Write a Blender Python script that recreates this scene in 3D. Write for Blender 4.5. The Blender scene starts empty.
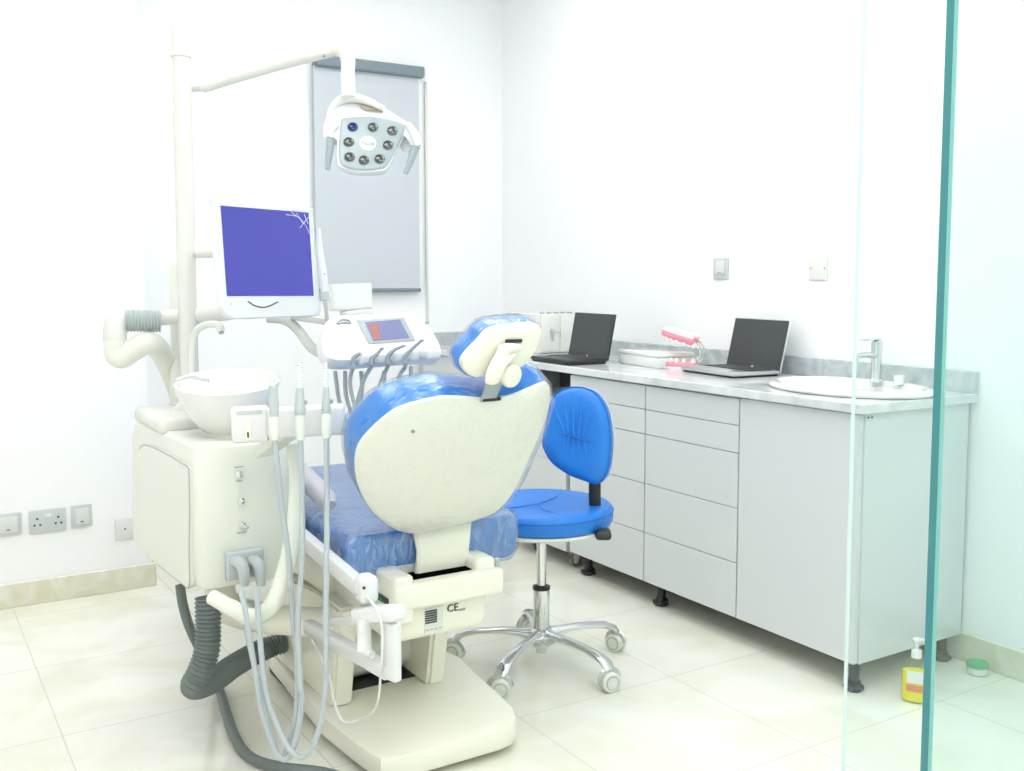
import bpy, bmesh, math, random
from mathutils import Vector, Matrix
random.seed(4)
V = Vector
SC = bpy.context.scene
COL = SC.collection
R = math.radians
# ------------------------------------------------------------------ camera
F, CX, CY, HC = 1008.0, 512.0, 360.0, 1.25
TILT = math.atan((CY - 277.0) / F)
YAW = R(31.8)
FW = V((math.sin(YAW) * math.cos(TILT), math.cos(YAW) * math.cos(TILT), -math.sin(TILT)))
RT = V((math.cos(YAW), -math.sin(YAW), 0))
UP = RT.cross(FW)
CAM = V((0, 0, HC))
cd = bpy.data.cameras.new('camera')
cam = bpy.data.objects.new('camera', cd)
COL.objects.link(cam)
cam.location = CAM
cam.rotation_euler = Matrix((RT, UP, -FW)).transposed().to_euler()
cd.sensor_width = 36.0
cd.lens = F / 1024.0 * 36.0
cd.shift_y = (CY - 385.5) / 1024.0
cd.clip_start = 0.02
SC.camera = cam


def P(px, py, x=None, y=None, z=None, d=None):
    """world point measured from the photograph on a known plane"""
    r = FW * F + RT * (px - CX) - UP * (py - CY)
    if x is not None: k = x / r.x
    elif y is not None: k = y / r.y
    elif z is not None: k = (z - HC) / r.z
    else: k = d / F
    return CAM + r * k


class Plane:
    def __init__(s, o, r, u):
        s.o = V(o); s.r = V(r).normalized(); s.u = V(u).normalized(); s.n = s.r.cross(s.u).normalized()

    def px(s, x, y, off=0.0):
        q = FW * F + RT * (x - CX) - UP * (y - CY)
        k = (s.o + s.n * off - CAM).dot(s.n) / q.dot(s.n)
        return CAM + q * k

    def at(s, a, b, c=0.0):
        return s.o + s.r * a + s.u * b + s.n * c


# ------------------------------------------------------------------ materials
def mat(name, col, rough=0.5, metal=0.0, **k):
    m = bpy.data.materials.new(name); m.use_nodes = True
    b = m.node_tree.nodes['Principled BSDF']
    b.inputs['Base Color'].default_value = (*col, 1)
    b.inputs['Roughness'].default_value = rough
    b.inputs['Metallic'].default_value = metal
    for a, v in k.items():
        b.inputs[a.replace('_', ' ')].default_value = v
    return m


def nodes(m):
    return m.node_tree.nodes, m.node_tree.links, m.node_tree.nodes['Principled BSDF']


def bump_noise(m, scale, strength, detail=2, dist=0.01, stretch=None):
    n, l, b = nodes(m)
    tc = n.new('ShaderNodeTexCoord'); no = n.new('ShaderNodeTexNoise'); bu = n.new('ShaderNodeBump')
    no.inputs['Scale'].default_value = scale; no.inputs['Detail'].default_value = detail
    bu.inputs['Strength'].default_value = strength; bu.inputs['Distance'].default_value = dist
    src = tc.outputs['Object']
    if stretch:
        mp = n.new('ShaderNodeMapping'); mp.inputs['Scale'].default_value = stretch
        l.new(src, mp.inputs[0]); src = mp.outputs[0]
    l.new(src, no.inputs['Vector']); l.new(no.outputs['Fac'], bu.inputs['Height']); l.new(bu.outputs[0], b.inputs['Normal'])


def mottled(m, c1, c2, scale, detail=6, dist=0.6, lo=0.35, hi=0.7):
    n, l, b = nodes(m)
    tc = n.new('ShaderNodeTexCoord'); no = n.new('ShaderNodeTexNoise'); cr = n.new('ShaderNodeValToRGB')
    no.inputs['Scale'].default_value = scale; no.inputs['Detail'].default_value = detail
    no.inputs['Distortion'].default_value = dist
    cr.color_ramp.elements[0].position = lo; cr.color_ramp.elements[0].color = (*c1, 1)
    cr.color_ramp.elements[1].position = hi; cr.color_ramp.elements[1].color = (*c2, 1)
    l.new(tc.outputs['Object'], no.inputs['Vector']); l.new(no.outputs['Fac'], cr.inputs[0])
    l.new(cr.outputs[0], b.inputs['Base Color'])
    return cr


M = {}
M['wall'] = mat('wall_paint', (0.90, 0.905, 0.92), 0.6); bump_noise(M['wall'], 60, 0.03)
M['ceiling'] = mat('ceiling_paint', (0.9, 0.9, 0.9), 0.8)
M['cream'] = mat('cream_plastic', (0.87, 0.845, 0.73), 0.28)
M['cream2'] = mat('pale_cream_plastic', (0.76, 0.775, 0.70), 0.3)
M['white'] = mat('white_plastic', (0.76, 0.765, 0.77), 0.3)
M['offwhite'] = mat('offwhite_enamel', (0.75, 0.755, 0.71), 0.25)
M['ceramic'] = mat('ceramic', (0.82, 0.82, 0.81), 0.08)
M['blue'] = mat('blue_vinyl', (0.012, 0.19, 0.66), 0.38); bump_noise(M['blue'], 40, 0.08)
M['bluecush'] = mat('blue_cushion', (0.014, 0.20, 0.60), 0.35); bump_noise(M['bluecush'], 9, 0.35, 3)
M['seam'] = mat('blue_seam', (0.010, 0.145, 0.55), 0.5)
M['chrome'] = mat('chrome', (0.72, 0.73, 0.74), 0.14, 1.0)
M['steel'] = mat('steel', (0.6, 0.61, 0.62), 0.3, 1.0)
M['greyhose'] = mat('pale_grey_hose', (0.45, 0.50, 0.52), 0.45)
M['greyplastic'] = mat('grey_plastic', (0.50, 0.55, 0.55), 0.4)
M['midgrey'] = mat('mid_grey_plastic', (0.32, 0.37, 0.39), 0.45)
M['darkhose'] = mat('dark_grey_hose', (0.155, 0.185, 0.18), 0.5)
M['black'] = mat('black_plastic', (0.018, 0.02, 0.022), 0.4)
M['dark'] = mat('dark_grey', (0.05, 0.055, 0.06), 0.5)
M['cabinet'] = mat('grey_laminate', (0.65, 0.675, 0.69), 0.35)
M['carcass'] = mat('carcass', (0.42, 0.44, 0.45), 0.5)
M['tooth'] = mat('tooth_enamel', (0.9, 0.88, 0.8), 0.2)
M['gum'] = mat('pink_gum', (0.82, 0.27, 0.36), 0.3)
M['palate'] = mat('peach_palate', (0.9, 0.50, 0.40), 0.35)
M['green'] = mat('green_plastic', (0.05, 0.45, 0.2), 0.35)
M['greenswitch'] = mat('green_switch', (0.02, 0.20, 0.06), 0.3)
M['label'] = mat('grey_label', (0.6, 0.6, 0.58), 0.5)
M['plate'] = mat('switch_plate_grey', (0.56, 0.60, 0.60), 0.35)
M['platelight'] = mat('switch_rocker', (0.68, 0.70, 0.69), 0.3)
M['screenrail'] = mat('blue_grey_rail', (0.20, 0.25, 0.29), 0.4)
M['screencloth'] = mat('pale_blue_screen_cloth', (0.56, 0.605, 0.65), 0.8)
M['laptopscreen'] = mat('matt_screen', (0.045, 0.05, 0.055), 0.35)
M['armpad'] = mat('armrest_grey', (0.55, 0.54, 0.60), 0.45)
M['lampface'] = mat('lamp_face', (0.36, 0.42, 0.44), 0.3)
M['soap'] = mat('yellow_soap', (0.95, 0.80, 0.02), 0.15)
M['castor'] = mat('castor_shell', (0.74, 0.73, 0.66), 0.25)
M['niche_shade'] = mat('knee_space_shade', (0.07, 0.075, 0.08), 0.5)  # near-black that stands in for shade in the knee space
M['red'] = mat('orange_print', (0.75, 0.25, 0.08), 0.5)
M['lens'] = mat('lens_glass', (0.10, 0.11, 0.11), 0.06, 0.6)
M['lensblue'] = mat('lens_glass_blue', (0.02, 0.035, 0.13), 0.06, 0.5)
M['ivorytip'] = mat('milky_tip', (0.85, 0.87, 0.87), 0.25)


def emit(name, col, strength, base=(0, 0, 0)):
    m = mat(name, base, 0.25)
    b = m.node_tree.nodes['Principled BSDF']
    b.inputs['Emission Color'].default_value = (*col, 1)
    b.inputs['Emission Strength'].default_value = strength
    return m


M['bluescreen'] = emit('lit_blue_screen', (0.033, 0.034, 0.25), 1.0)
M['bluedisplay'] = emit('lit_panel_display', (0.06, 0.07, 0.2), 1.0, (0.1, 0.1, 0.1))
M['orangedisplay'] = emit('lit_display_orange', (0.28, 0.11, 0.09), 1.0)
M['redtext'] = emit('lit_red_text', (0.22, 0.01, 0.09), 1.0)
M['lamp'] = emit('added_panel_diffuser', (1.0, 0.99, 0.97), 2.75, (0.8, 0.8, 0.8))

# floor: cream marbled tiles, 60 cm, thin grout
def floor_mat():
    m = mat('cream_floor_tile', (0.8, 0.8, 0.7), 0.12)
    n, l, b = nodes(m)
    cr = mottled(m, (0.76, 0.75, 0.64), (0.83, 0.825, 0.75), 3.2, 8, 1.2, 0.36, 0.60)
    geo = n.new('ShaderNodeNewGeometry'); sx = n.new('ShaderNodeSeparateXYZ')
    l.new(geo.outputs['Position'], sx.inputs[0])
    outs = []
    for ax, off in (('X', 0.36 - 0.12 + 0.0), ('Y', 2.91)):
        a = n.new('ShaderNodeMath'); a.operation = 'SUBTRACT'; a.inputs[1].default_value = TILE_OFF[ax]
        l.new(sx.outputs[ax], a.inputs[0])
        w = n.new('ShaderNodeMath'); w.operation = 'PINGPONG'; w.inputs[1].default_value = TILE_X / 2
        l.new(a.outputs[0], w.inputs[0])
        c = n.new('ShaderNodeMath'); c.operation = 'LESS_THAN'; c.inputs[1].default_value = 0.0020
        l.new(w.outputs[0], c.inputs[0]); outs.append(c)
    mx = n.new('ShaderNodeMath'); mx.operation = 'MAXIMUM'
    l.new(outs[0].outputs[0], mx.inputs[0]); l.new(outs[1].outputs[0], mx.inputs[1])
    mix = n.new('ShaderNodeMix'); mix.data_type = 'RGBA'
    l.new(mx.outputs[0], mix.inputs[0]); l.new(cr.outputs[0], mix.inputs[6]); mix.inputs[7].default_value = (0.64, 0.63, 0.56, 1)
    l.new(mix.outputs[2], b.inputs['Base Color'])
    return m


TILE_OFF = {'X': 0.358, 'Y': 2.91}
TILE_X = 0.5615
M['floor'] = floor_mat()
M['skirt'] = mat('skirting_tile', (0.7, 0.67, 0.52), 0.25); mottled(M['skirt'], (0.68, 0.66, 0.50), (0.78, 0.77, 0.68), 9, 6, 1.5)
M['marble'] = mat('pale_marble', (0.8, 0.8, 0.8), 0.10); mottled(M['marble'], (0.58, 0.60, 0.62), (0.78, 0.79, 0.80), 6, 8, 1.0, 0.30, 0.62)
M['marble2'] = mat('grey_marble', (0.5, 0.55, 0.56), 0.2); mottled(M['marble2'], (0.40, 0.45, 0.475), (0.56, 0.60, 0.61), 12, 8, 1.4, 0.35, 0.65)


def schlick(n, l, f0, f1, power=5.0, normal=None):
    lw = n.new('ShaderNodeLayerWeight'); lw.inputs[0].default_value = 0.5
    if normal is not None: l.new(normal, lw.inputs['Normal'])
    p = n.new('ShaderNodeMath'); p.operation = 'POWER'; p.inputs[1].default_value = power
    a = n.new('ShaderNodeMath'); a.operation = 'MULTIPLY_ADD'; a.inputs[1].default_value = f1 - f0; a.inputs[2].default_value = f0
    l.new(lw.outputs['Facing'], p.inputs[0]); l.new(p.outputs[0], a.inputs[0])
    return a


def clear(name, tint, gloss=0.06, rough=0.03):
    m = bpy.data.materials.new(name); m.use_nodes = True
    n = m.node_tree.nodes; l = m.node_tree.links; n.clear()
    o = n.new('ShaderNodeOutputMaterial'); mx = n.new('ShaderNodeMixShader'); t = n.new('ShaderNodeBsdfTransparent')
    g = n.new('ShaderNodeBsdfGlossy'); fr = schlick(n, l, 0.04, 0.9)
    t.inputs[0].default_value = (*tint, 1); g.inputs['Roughness'].default_value = rough
    l.new(fr.outputs[0], mx.inputs[0]); l.new(t.outputs[0], mx.inputs[1]); l.new(g.outputs[0], mx.inputs[2])
    l.new(mx.outputs[0], o.inputs[0])
    return m


M['glass'] = clear('clear_glass_pane', (0.955, 0.99, 0.985))
M['glass2'] = clear('greenish_glass_pane', (0.925, 0.975, 0.972))
M['glassedge'] = mat('green_glass_edge', (0.045, 0.23, 0.25), 0.15)
M['glassbevel'] = mat('pale_green_glass_arris', (0.20, 0.50, 0.45), 0.2)
M['glassedge2'] = mat('pale_glass_edge', (0.62, 0.78, 0.77), 0.2)
M['bottleclear'] = clear('clear_bottle', (0.93, 0.96, 0.90))


def film_mat(base=0.01, crease=0.06, f0=0.04, scale=13, bump=0.25, stretch=(1.0, 2.2, 1.0)):
    """crinkled transparent plastic wrap: mostly clear, glossy, with pale crease streaks painted as glints"""
    m = bpy.data.materials.new('crinkled_clear_wrap'); m.use_nodes = True
    n = m.node_tree.nodes; l = m.node_tree.links; n.clear()
    o = n.new('ShaderNodeOutputMaterial')
    tc = n.new('ShaderNodeTexCoord'); mp = n.new('ShaderNodeMapping'); mp.inputs['Scale'].default_value = stretch
    no = n.new('ShaderNodeTexNoise'); no.inputs['Scale'].default_value = scale; no.inputs['Detail'].default_value = 5
    no.inputs['Distortion'].default_value = 1.6
    l.new(tc.outputs['Object'], mp.inputs[0]); l.new(mp.outputs[0], no.inputs['Vector'])
    bu = n.new('ShaderNodeBump'); bu.inputs['Strength'].default_value = bump; bu.inputs['Distance'].default_value = 0.02
    l.new(no.outputs['Fac'], bu.inputs['Height'])
    cr = n.new('ShaderNodeValToRGB')   # thin pale crease lines standing in for glints
    e = cr.color_ramp.elements
    e[0].position = 0.47; e[0].color = (base, base, base, 1); e[1].position = 0.53; e[1].color = (base, base, base, 1)
    c = cr.color_ramp.elements.new(0.5); c.color = (crease, crease, crease, 1)
    l.new(no.outputs['Fac'], cr.inputs[0])
    t = n.new('ShaderNodeBsdfTransparent'); t.inputs[0].default_value = (0.97, 0.98, 1.0, 1)
    d = n.new('ShaderNodeBsdfDiffuse'); d.inputs[0].default_value = (0.72, 0.85, 1.0, 1)
    g = n.new('ShaderNodeBsdfGlossy'); g.inputs['Roughness'].default_value = 0.12
    l.new(bu.outputs[0], g.inputs['Normal'])
    m1 = n.new('ShaderNodeMixShader'); l.new(cr.outputs[0], m1.inputs[0]); l.new(t.outputs[0], m1.inputs[1]); l.new(d.outputs[0], m1.inputs[2])
    fr = schlick(n, l, f0, 0.85, 3.0, bu.outputs[0])
    m2 = n.new('ShaderNodeMixShader'); l.new(fr.outputs[0], m2.inputs[0]); l.new(m1.outputs[0], m2.inputs[1]); l.new(g.outputs[0], m2.inputs[2])
    l.new(m2.outputs[0], o.inputs[0])
    return m


M['slot_shade'] = mat('slot_shade_black', (0.004, 0.004, 0.004), 1.0, Specular_IOR_Level=0.0)  # black that paints the shade inside the strut slot
M['film'] = film_mat()
M['film2'] = film_mat(0.03, 0.30, 0.16, 20, 0.9, (1.2, 1.1, 0.4))

# ------------------------------------------------------------------ mesh helpers
def NB(): return bmesh.new()


def box(bm, lo, hi, bev=0.0, seg=2, mtx=None):
    lo = V(lo); hi = V(hi)
    c = (lo + hi) / 2; s = hi - lo
    r = bmesh.ops.create_cube(bm, size=1.0, matrix=Matrix.Translation(c) @ Matrix.Diagonal((s.x, s.y, s.z, 1)))
    vs = r['verts']
    if bev > 0:
        es = list({e for v in vs for e in v.link_edges})
        q = bmesh.ops.bevel(bm, geom=es, offset=min(bev, min(s) * 0.49), segments=seg, affect='EDGES', profile=0.5)
        vs = list(set(v for v in q['verts']) | {v for v in vs if v.is_valid})
        vs = list({v for f in q['faces'] for v in f.verts} | set(vs))
    if mtx is not None:
        allv = set(vs)
        bmesh.ops.transform(bm, matrix=mtx, verts=list(allv))
    return bm


def obox(bm, c, size, ax, ay, bev=0.0, seg=2):
    """oriented box: ax, ay are the directions of its local x and y"""
    ax = V(ax).normalized(); az = ax.cross(V(ay)).normalized(); ay = az.cross(ax)
    m = Matrix((ax, ay, az)).transposed().to_4x4(); m.translation = V(c)
    t = NB(); s = V(size) / 2
    box(t, -s, s, bev, seg); bmesh.ops.transform(t, matrix=m, verts=t.verts)
    merge(bm, t)
    return bm


def merge(bm, t):
    me = bpy.data.meshes.new('tmp'); t.to_mesh(me); t.free(); bm.from_mesh(me); bpy.data.meshes.remove(me)


def bar(bm, a, b, w, h, bev=0.004, upv=(0, 0, 1)):
    a = V(a); b = V(b); d = b - a
    side = d.cross(V(upv))
    obox(bm, (a + b) / 2, (d.length, w, h), d, -side if False else V(upv).cross(d), bev)
    return bm


def rings(bm, rs, cap0=True, cap1=True, closed=False):
    """skin a list of vertex rings"""
    vr = [[bm.verts.new(p) for p in r] for r in rs]
    n = len(vr[0]); k = len(vr)
    for i in range(k if closed else k - 1):
        a, b = vr[i], vr[(i + 1) % k]
        for j in range(n):
            try: bm.faces.new((a[j], a[(j + 1) % n], b[(j + 1) % n], b[j]))
            except ValueError: pass
    if not closed:
        if cap0: bm.faces.new(list(reversed(vr[0])))
        if cap1: bm.faces.new(vr[-1])
    return bm


def cat(pts, n=6, closed=False):
    pts = [V(p) for p in pts]; out = []; m = len(pts)
    rng = range(m) if closed else range(m - 1)
    for i in rng:
        if closed: p0, p1, p2, p3 = pts[(i - 1) % m], pts[i], pts[(i + 1) % m], pts[(i + 2) % m]
        else:
            p1, p2 = pts[i], pts[i + 1]
            p0 = pts[i - 1] if i else p1 * 2 - p2
            p3 = pts[i + 2] if i + 2 < m else p2 * 2 - p1
        for k in range(n):
            t = k / n
            out.append(0.5 * ((2 * p1) + (p2 - p0) * t + (2 * p0 - 5 * p1 + 4 * p2 - p3) * t * t + (3 * p1 - p0 - 3 * p2 + p3) * t ** 3))
    if not closed: out.append(pts[-1])
    return out


def tube(bm, pts, r, seg=12, smooth=6, ridge=None, flat=1.0):
    """round tube along points; r number or list; ridge=(amp, every) corrugates"""
    n0 = len(pts)
    path = cat(pts, smooth) if smooth > 1 and n0 > 2 else [V(p) for p in pts]
    if ridge:
        L = [0]
        for a, b in zip(path, path[1:]): L.append(L[-1] + (b - a).length)
        tot = L[-1]; cnt = int(tot / ridge[1]) * 4; np_ = []
        j = 0
        for i in range(cnt + 1):
            s = tot * i / cnt
            while j < len(L) - 2 and L[j + 1] < s: j += 1
            t = (s - L[j]) / max(1e-9, L[j + 1] - L[j]); np_.append(path[j].lerp(path[j + 1], t))
        path = np_
    m = len(path)
    def rad(i):
        if isinstance(r, (list, tuple)):
            t = i / (m - 1) * (len(r) - 1); k = min(int(t), len(r) - 2); q = r[k] + (r[k + 1] - r[k]) * (t - k)
        else: q = r
        if ridge: q += ridge[0] * (1, 0, -1, 0)[i % 4]
        return q
    tan = [(path[min(i + 1, m - 1)] - path[max(i - 1, 0)]).normalized() for i in range(m)]
    nrm = tan[0].orthogonal().normalized() if abs(tan[0].z) > 0.95 else tan[0].cross(V((0, 0, 1))).normalized()
    rs = []
    for i in range(m):
        if i: nrm = (nrm - tan[i] * nrm.dot(tan[i])).normalized()
        bn = tan[i].cross(nrm); q = rad(i)
        rs.append([path[i] + (nrm * math.cos(a) + bn * math.sin(a) * flat) * q for a in [2 * math.pi * k / seg for k in range(seg)]])
    rings(bm, rs)
    return bm


def lathe(bm, prof, c, axis=(0, 0, 1), seg=32, sx=1.0, sy=1.0, ref=None):
    """prof: (radius, height) list about axis at c"""
    ax = V(axis).normalized(); a = (V(ref) if ref else (ax.orthogonal() if abs(ax.z) < 0.99 else V((1, 0, 0)))).normalized(); b = ax.cross(a)
    rs = [[V(c) + ax * h + (a * math.cos(t) * sx + b * math.sin(t) * sy) * max(r, 0.0004) for t in [2 * math.pi * k / seg for k in range(seg)]] for r, h in prof]
    rings(bm, rs)
    return bm


def dome(bm, outline, n, prof, ctr=None):
    """closed outline lofted: prof = (scale about centroid, offset along n)"""
    c = V(ctr) if ctr is not None else sum(outline, V()) / len(outline)
    n = V(n).normalized()
    rs = [[c + (p - c) * s + n * h for p in outline] for s, h in prof]
    rings(bm, rs)
    return bm


def insetdome(bm, outline, n, prof):
    """like dome but the inset is in metres, measured on the mean radius"""
    c = sum(outline, V()) / len(outline)
    ra = sum((p - c).length for p in outline) / len(outline)
    return dome(bm, outline, n, [(1 - s / ra, h) for s, h in prof], c)


def sphere(bm, c, r, sc=(1, 1, 1), seg=16):
    bmesh.ops.create_uvsphere(bm, u_segments=seg, v_segments=seg // 2, radius=1,
                              matrix=Matrix.Translation(V(c)) @ Matrix.Diagonal((r * sc[0], r * sc[1], r * sc[2], 1)))
    return bm


def rrect(cx, cz, w, h, r, seg=4):
    out = []
    r = min(r, w / 2 - 1e-4, h / 2 - 1e-4)
    for sx, sz, a0 in ((1, 1, 0), (-1, 1, 90), (-1, -1, 180), (1, -1, 270)):
        for k in range(seg + 1):
            a = R(a0 + 90 * k / seg)
            out.append((cx + sx * (w / 2 - r) + r * math.cos(a), cz + sz * (h / 2 - r) + r * math.sin(a)))
    return out


def obj(name, bm, m, parent=None, smooth=True, ang=35):
    bmesh.ops.remove_doubles(bm, verts=bm.verts, dist=1e-6)
    bmesh.ops.recalc_face_normals(bm, faces=bm.faces)
    me = bpy.data.meshes.new(name); bm.to_mesh(me); bm.free()
    me.materials.append(M[m] if isinstance(m, str) else m)
    if smooth:
        me.polygons.foreach_set('use_smooth', [True] * len(me.polygons))
        try: me.set_sharp_from_angle(angle=R(ang))
        except Exception: pass
    o = bpy.data.objects.new(name, me); COL.objects.link(o)
    if parent is not None:
        o.parent = parent
        w = V((0, 0, 0)); q = parent
        while q is not None:
            w += q.location; q = q.parent
        o.location = -w
    return o


def tag(o, label, cat_, group=None):
    o['label'] = label; o['category'] = cat_
    if group: o['group'] = group
    return o


def thing(name, label, cat_, loc=(0, 0, 0), group=None):
    o = bpy.data.objects.new(name, None); COL.objects.link(o); o.location = V(loc); o.empty_display_size = 0.05
    return tag(o, label, cat_, group)


def struct(name, bm, m, parent=None, **k):
    o = obj(name, bm, m, parent, **k)
    if parent is None: o['kind'] = 'structure'
    return o


def text(name, body, size, o, r, u, m, parent, depth=0.0004):
    cu = bpy.data.curves.new('t', 'FONT'); cu.body = body; cu.size = size; cu.extrude = depth
    cu.align_x = 'CENTER'; cu.align_y = 'CENTER'; cu.resolution_u = 2
    t = bpy.data.objects.new('t', cu); COL.objects.link(t)
    bpy.context.view_layer.update()
    dg = bpy.context.evaluated_depsgraph_get()
    me = bpy.data.meshes.new_from_object(t.evaluated_get(dg)); bpy.data.objects.remove(t)
    bm = NB(); bm.from_mesh(me); bpy.data.meshes.remove(me)
    r = V(r).normalized(); n = r.cross(V(u)).normalized(); u = n.cross(r)
    mx = Matrix((r, u, n)).transposed().to_4x4(); mx.translation = V(o)
    bmesh.ops.transform(bm, matrix=mx, verts=bm.verts)
    return obj(name, bm, m, parent, smooth=False)


# ------------------------------------------------------------------ room
XB, YA, YJ, XL, YN, ZC = 2.95, 4.865, 4.18, -1.0, -1.6, 3.0
XJ = P(152, 560, y=YJ).x
b = NB(); box(b, (XL - 0.1, YN - 0.1, -0.05), (XB + 0.1, YA + 0.1, 0)); struct('floor', b, 'floor', smooth=False)
b = NB(); box(b, (XL - 0.1, YN - 0.1, ZC), (XB + 0.1, YA + 0.1, ZC + 0.1)); struct('ceiling', b, 'ceiling', smooth=False)
b = NB(); box(b, (XL, YA, 0), (XB + 0.1, YA + 0.1, ZC)); struct('wall_back', b, 'wall', smooth=False)
b = NB(); box(b, (XL, YJ, 0), (XJ, YA, ZC)); struct('wall_back_projection', b, 'wall', smooth=False)
b = NB(); box(b, (XB, YN, 0), (XB + 0.1, YA, ZC)); struct('wall_right', b, 'wall', smooth=False)
b = NB(); box(b, (XL - 0.1, YN, 0), (XL, YA, ZC)); struct('wall_left', b, 'wall', smooth=False)
b = NB(); box(b, (XL, YN - 0.1, 0), (XB, YN, ZC)); struct('wall_front', b, 'wall', smooth=False)
SK = 0.093
b = NB(); box(b, (XL, YJ - 0.012, 0), (XJ + 0.012, YJ, SK), 0.002, 1); box(b, (XJ, YJ, 0), (XJ + 0.012, YA, SK)); struct('baseboard_left', b, 'skirt', smooth=False)
b = NB(); box(b, (XJ + 0.012, YA - 0.012, 0), (XB - 0.012, YA, SK), 0.002, 1); struct('baseboard_back', b, 'skirt', smooth=False)
b = NB(); box(b, (XB - 0.012, YN, 0), (XB, YA, SK), 0.002, 1); struct('baseboard_right', b, 'skirt', smooth=False)

# unseen panels added to light the room; doorway pair brightens camera-facing surfaces
for i, (x, y) in enumerate([(0.3, -1.0), (1.9, -1.0), (0.3, 0.4), (1.9, 0.4), (0.3, 1.9), (1.9, 1.9), (0.75, 3.45), (2.05, 3.45)]):
    t = thing('added_ceiling_light', 'added, unseen square white ceiling light panel above the %s of the room, %s side' % (('doorway end', 'near half', 'middle', 'far end')[i // 2], ('left', 'right')[i % 2]), 'light', (x, y, ZC), 'added ceiling light panels')
    q = 0.45
    b = NB()
    for lo, hi in (((x - q - .02, y - q - .02, ZC - .03), (x + q + .02, y - q, ZC)), ((x - q - .02, y + q, ZC - .03), (x + q + .02, y + q + .02, ZC)),
                   ((x - q - .02, y - q, ZC - .03), (x - q, y + q, ZC)), ((x + q, y - q, ZC - .03), (x + q + .02, y + q, ZC))): box(b, lo, hi)
    obj('frame', b, 'white', t, smooth=False)
    b = NB(); box(b, (x - q, y - q, ZC - .022), (x + q, y + q, ZC - .002)); obj('diffuser', b, 'lamp', t, smooth=False)

# ------------------------------------------------------------------ glass partition
def pane(name, label, x0, x1, y, th, gm, em, am, z1=ZC):
    t = thing(name, label, 'glass panel', (x0, y, 0))
    b = NB(); box(b, (x0 + 0.0015, y, 0.0), (x1, y + th, z1)); obj('pane', b, gm, t, smooth=False)
    b = NB(); box(b, (x0, y + th * 0.30, 0.0), (x0 + 0.0015, y + th, z1)); obj('polished_edge', b, em, t, smooth=False)
    b = NB(); box(b, (x0, y, 0.0), (x0 + 0.0015, y + th * 0.30, z1)); obj('edge_bevel', b, am, t, smooth=False)
pA = P(852, 500, y=1.0)
pane('glass_panel', 'clear frameless glass pane whose thin pale edge stands in front of the sink cabinet', pA.x, XB - 0.012, 1.0, 0.006, 'glass', 'glassedge2', 'glassedge2')
pB = P(940.5, 500, y=0.7)
pane('glass_panel', 'thicker green-tinted glass pane at far right with a dark teal polished edge', pB.x, XB - 0.012, 0.7, 0.014, 'glass2', 'glassedge', 'glassbevel')

# ------------------------------------------------------------------ projector screen on back wall, cable duct
def prj():
    x0, x1 = 1.838, 2.418
    t = thing('pull_down_screen', 'pale blue-grey pull-down screen in a slate rail on the back wall behind the lamp', 'screen', (2.15, YA, 1.18))
    b = NB(); box(b, (x0 + .005, YA - 0.075, 2.285), (x1 + .022, YA - 0.0, 2.342), 0.012, 3); obj('top_rail', b, 'screenrail', t)
    b = NB(); box(b, (x0, YA - 0.042, 1.19), (x1 - .003, YA - 0.038, 2.29)); obj('screen_sheet', b, 'screencloth', t, smooth=False)
    b = NB(); tube(b, [(x0 - .01, YA - 0.04, 1.182), (x1, YA - 0.04, 1.182)], 0.010, 10, 1); obj('bottom_bar', b, 'screenrail', t)
    b = NB(); box(b, (x1 - .003, YA - 0.042, 1.19), (x1 + 0.018, YA - 0.036, 2.29)); obj('side_border', b, 'white', t, smooth=False)
    tag(obj('cable_duct', box(NB(), (2.468, YA - 0.012, 0.96), (2.483, YA, 2.28), 0.003), 'offwhite'), 'slim white vertical cable duct on the back wall beside the screen', 'cable duct')
prj()

# ------------------------------------------------------------------ sockets and switches
def wallplate_Y(name, label, x0, x1, z0, z1, kind):
    c = (x0 + x1) / 2
    t = thing(name, label, 'socket' if kind != 'rocker' else 'switch', (c, YJ, z0), 'plates low on the left wall')
    y = YJ
    obj('cover_plate', box(NB(), (x0, y - 0.009, z0), (x1, y, z1), 0.003), 'plate' if kind != 'white' else 'white', t)
    zc = (z0 + z1) / 2
    if kind == 'rocker':
        obj('rocker', box(NB(), (x0 + .014, y - 0.014, z0 + .014), (x1 - .014, y - 0.006, z1 - .012), 0.003), 'platelight', t)
        obj('marking', box(NB(), (c - .006, y - 0.0148, z0 + .022), (c + .006, y - 0.0138, z0 + .026)), 'dark', t)
    elif kind == 'double':
        obj('rocker', box(NB(), (c - .012, y - 0.013, zc + .016), (c + .012, y - 0.006, zc + .028), 0.002), 'white', t)
        for s in (-1, 1):
            q = c + s * 0.037; b = NB()
            for dx, dz, w in ((0, .012, .004), (-.010, -.012, .0035), (.010, -.012, .0035)):
                box(b, (q + dx - w, y - 0.0098, zc + dz - .004), (q + dx + w, y - 0.008, zc + dz + .004))
            obj('socket_holes', b, 'dark', t, smooth=False)
    else:
        obj('marking', box(NB(), (c - .003, y - 0.0098, zc - .003), (c + .003, y - 0.008, zc + .003)), 'dark', t)
wallplate_Y('wall_switch', 'grey single switch plate at the left edge, left of the double socket', 0.306, 0.401, 0.277, 0.362, 'rocker')
wallplate_Y('double_socket', 'grey double wall socket between the two single plates low on the left wall', 0.426, 0.556, 0.272, 0.362, 'double')
wallplate_Y('wall_switch', 'grey single switch plate right of the double socket on the left wall', 0.574, 0.650, 0.276, 0.364, 'rocker')
wallplate_Y('wall_socket', 'small white wall plate half hidden behind the cream cuspidor unit', 0.735, 0.806, 0.206, 0.291, 'white')
t = thing('wall_switch', 'grey switch plate on the right wall above the open laptops', 'switch', (XB, 3.085, 1.24), 'plates on the right wall')
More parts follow.
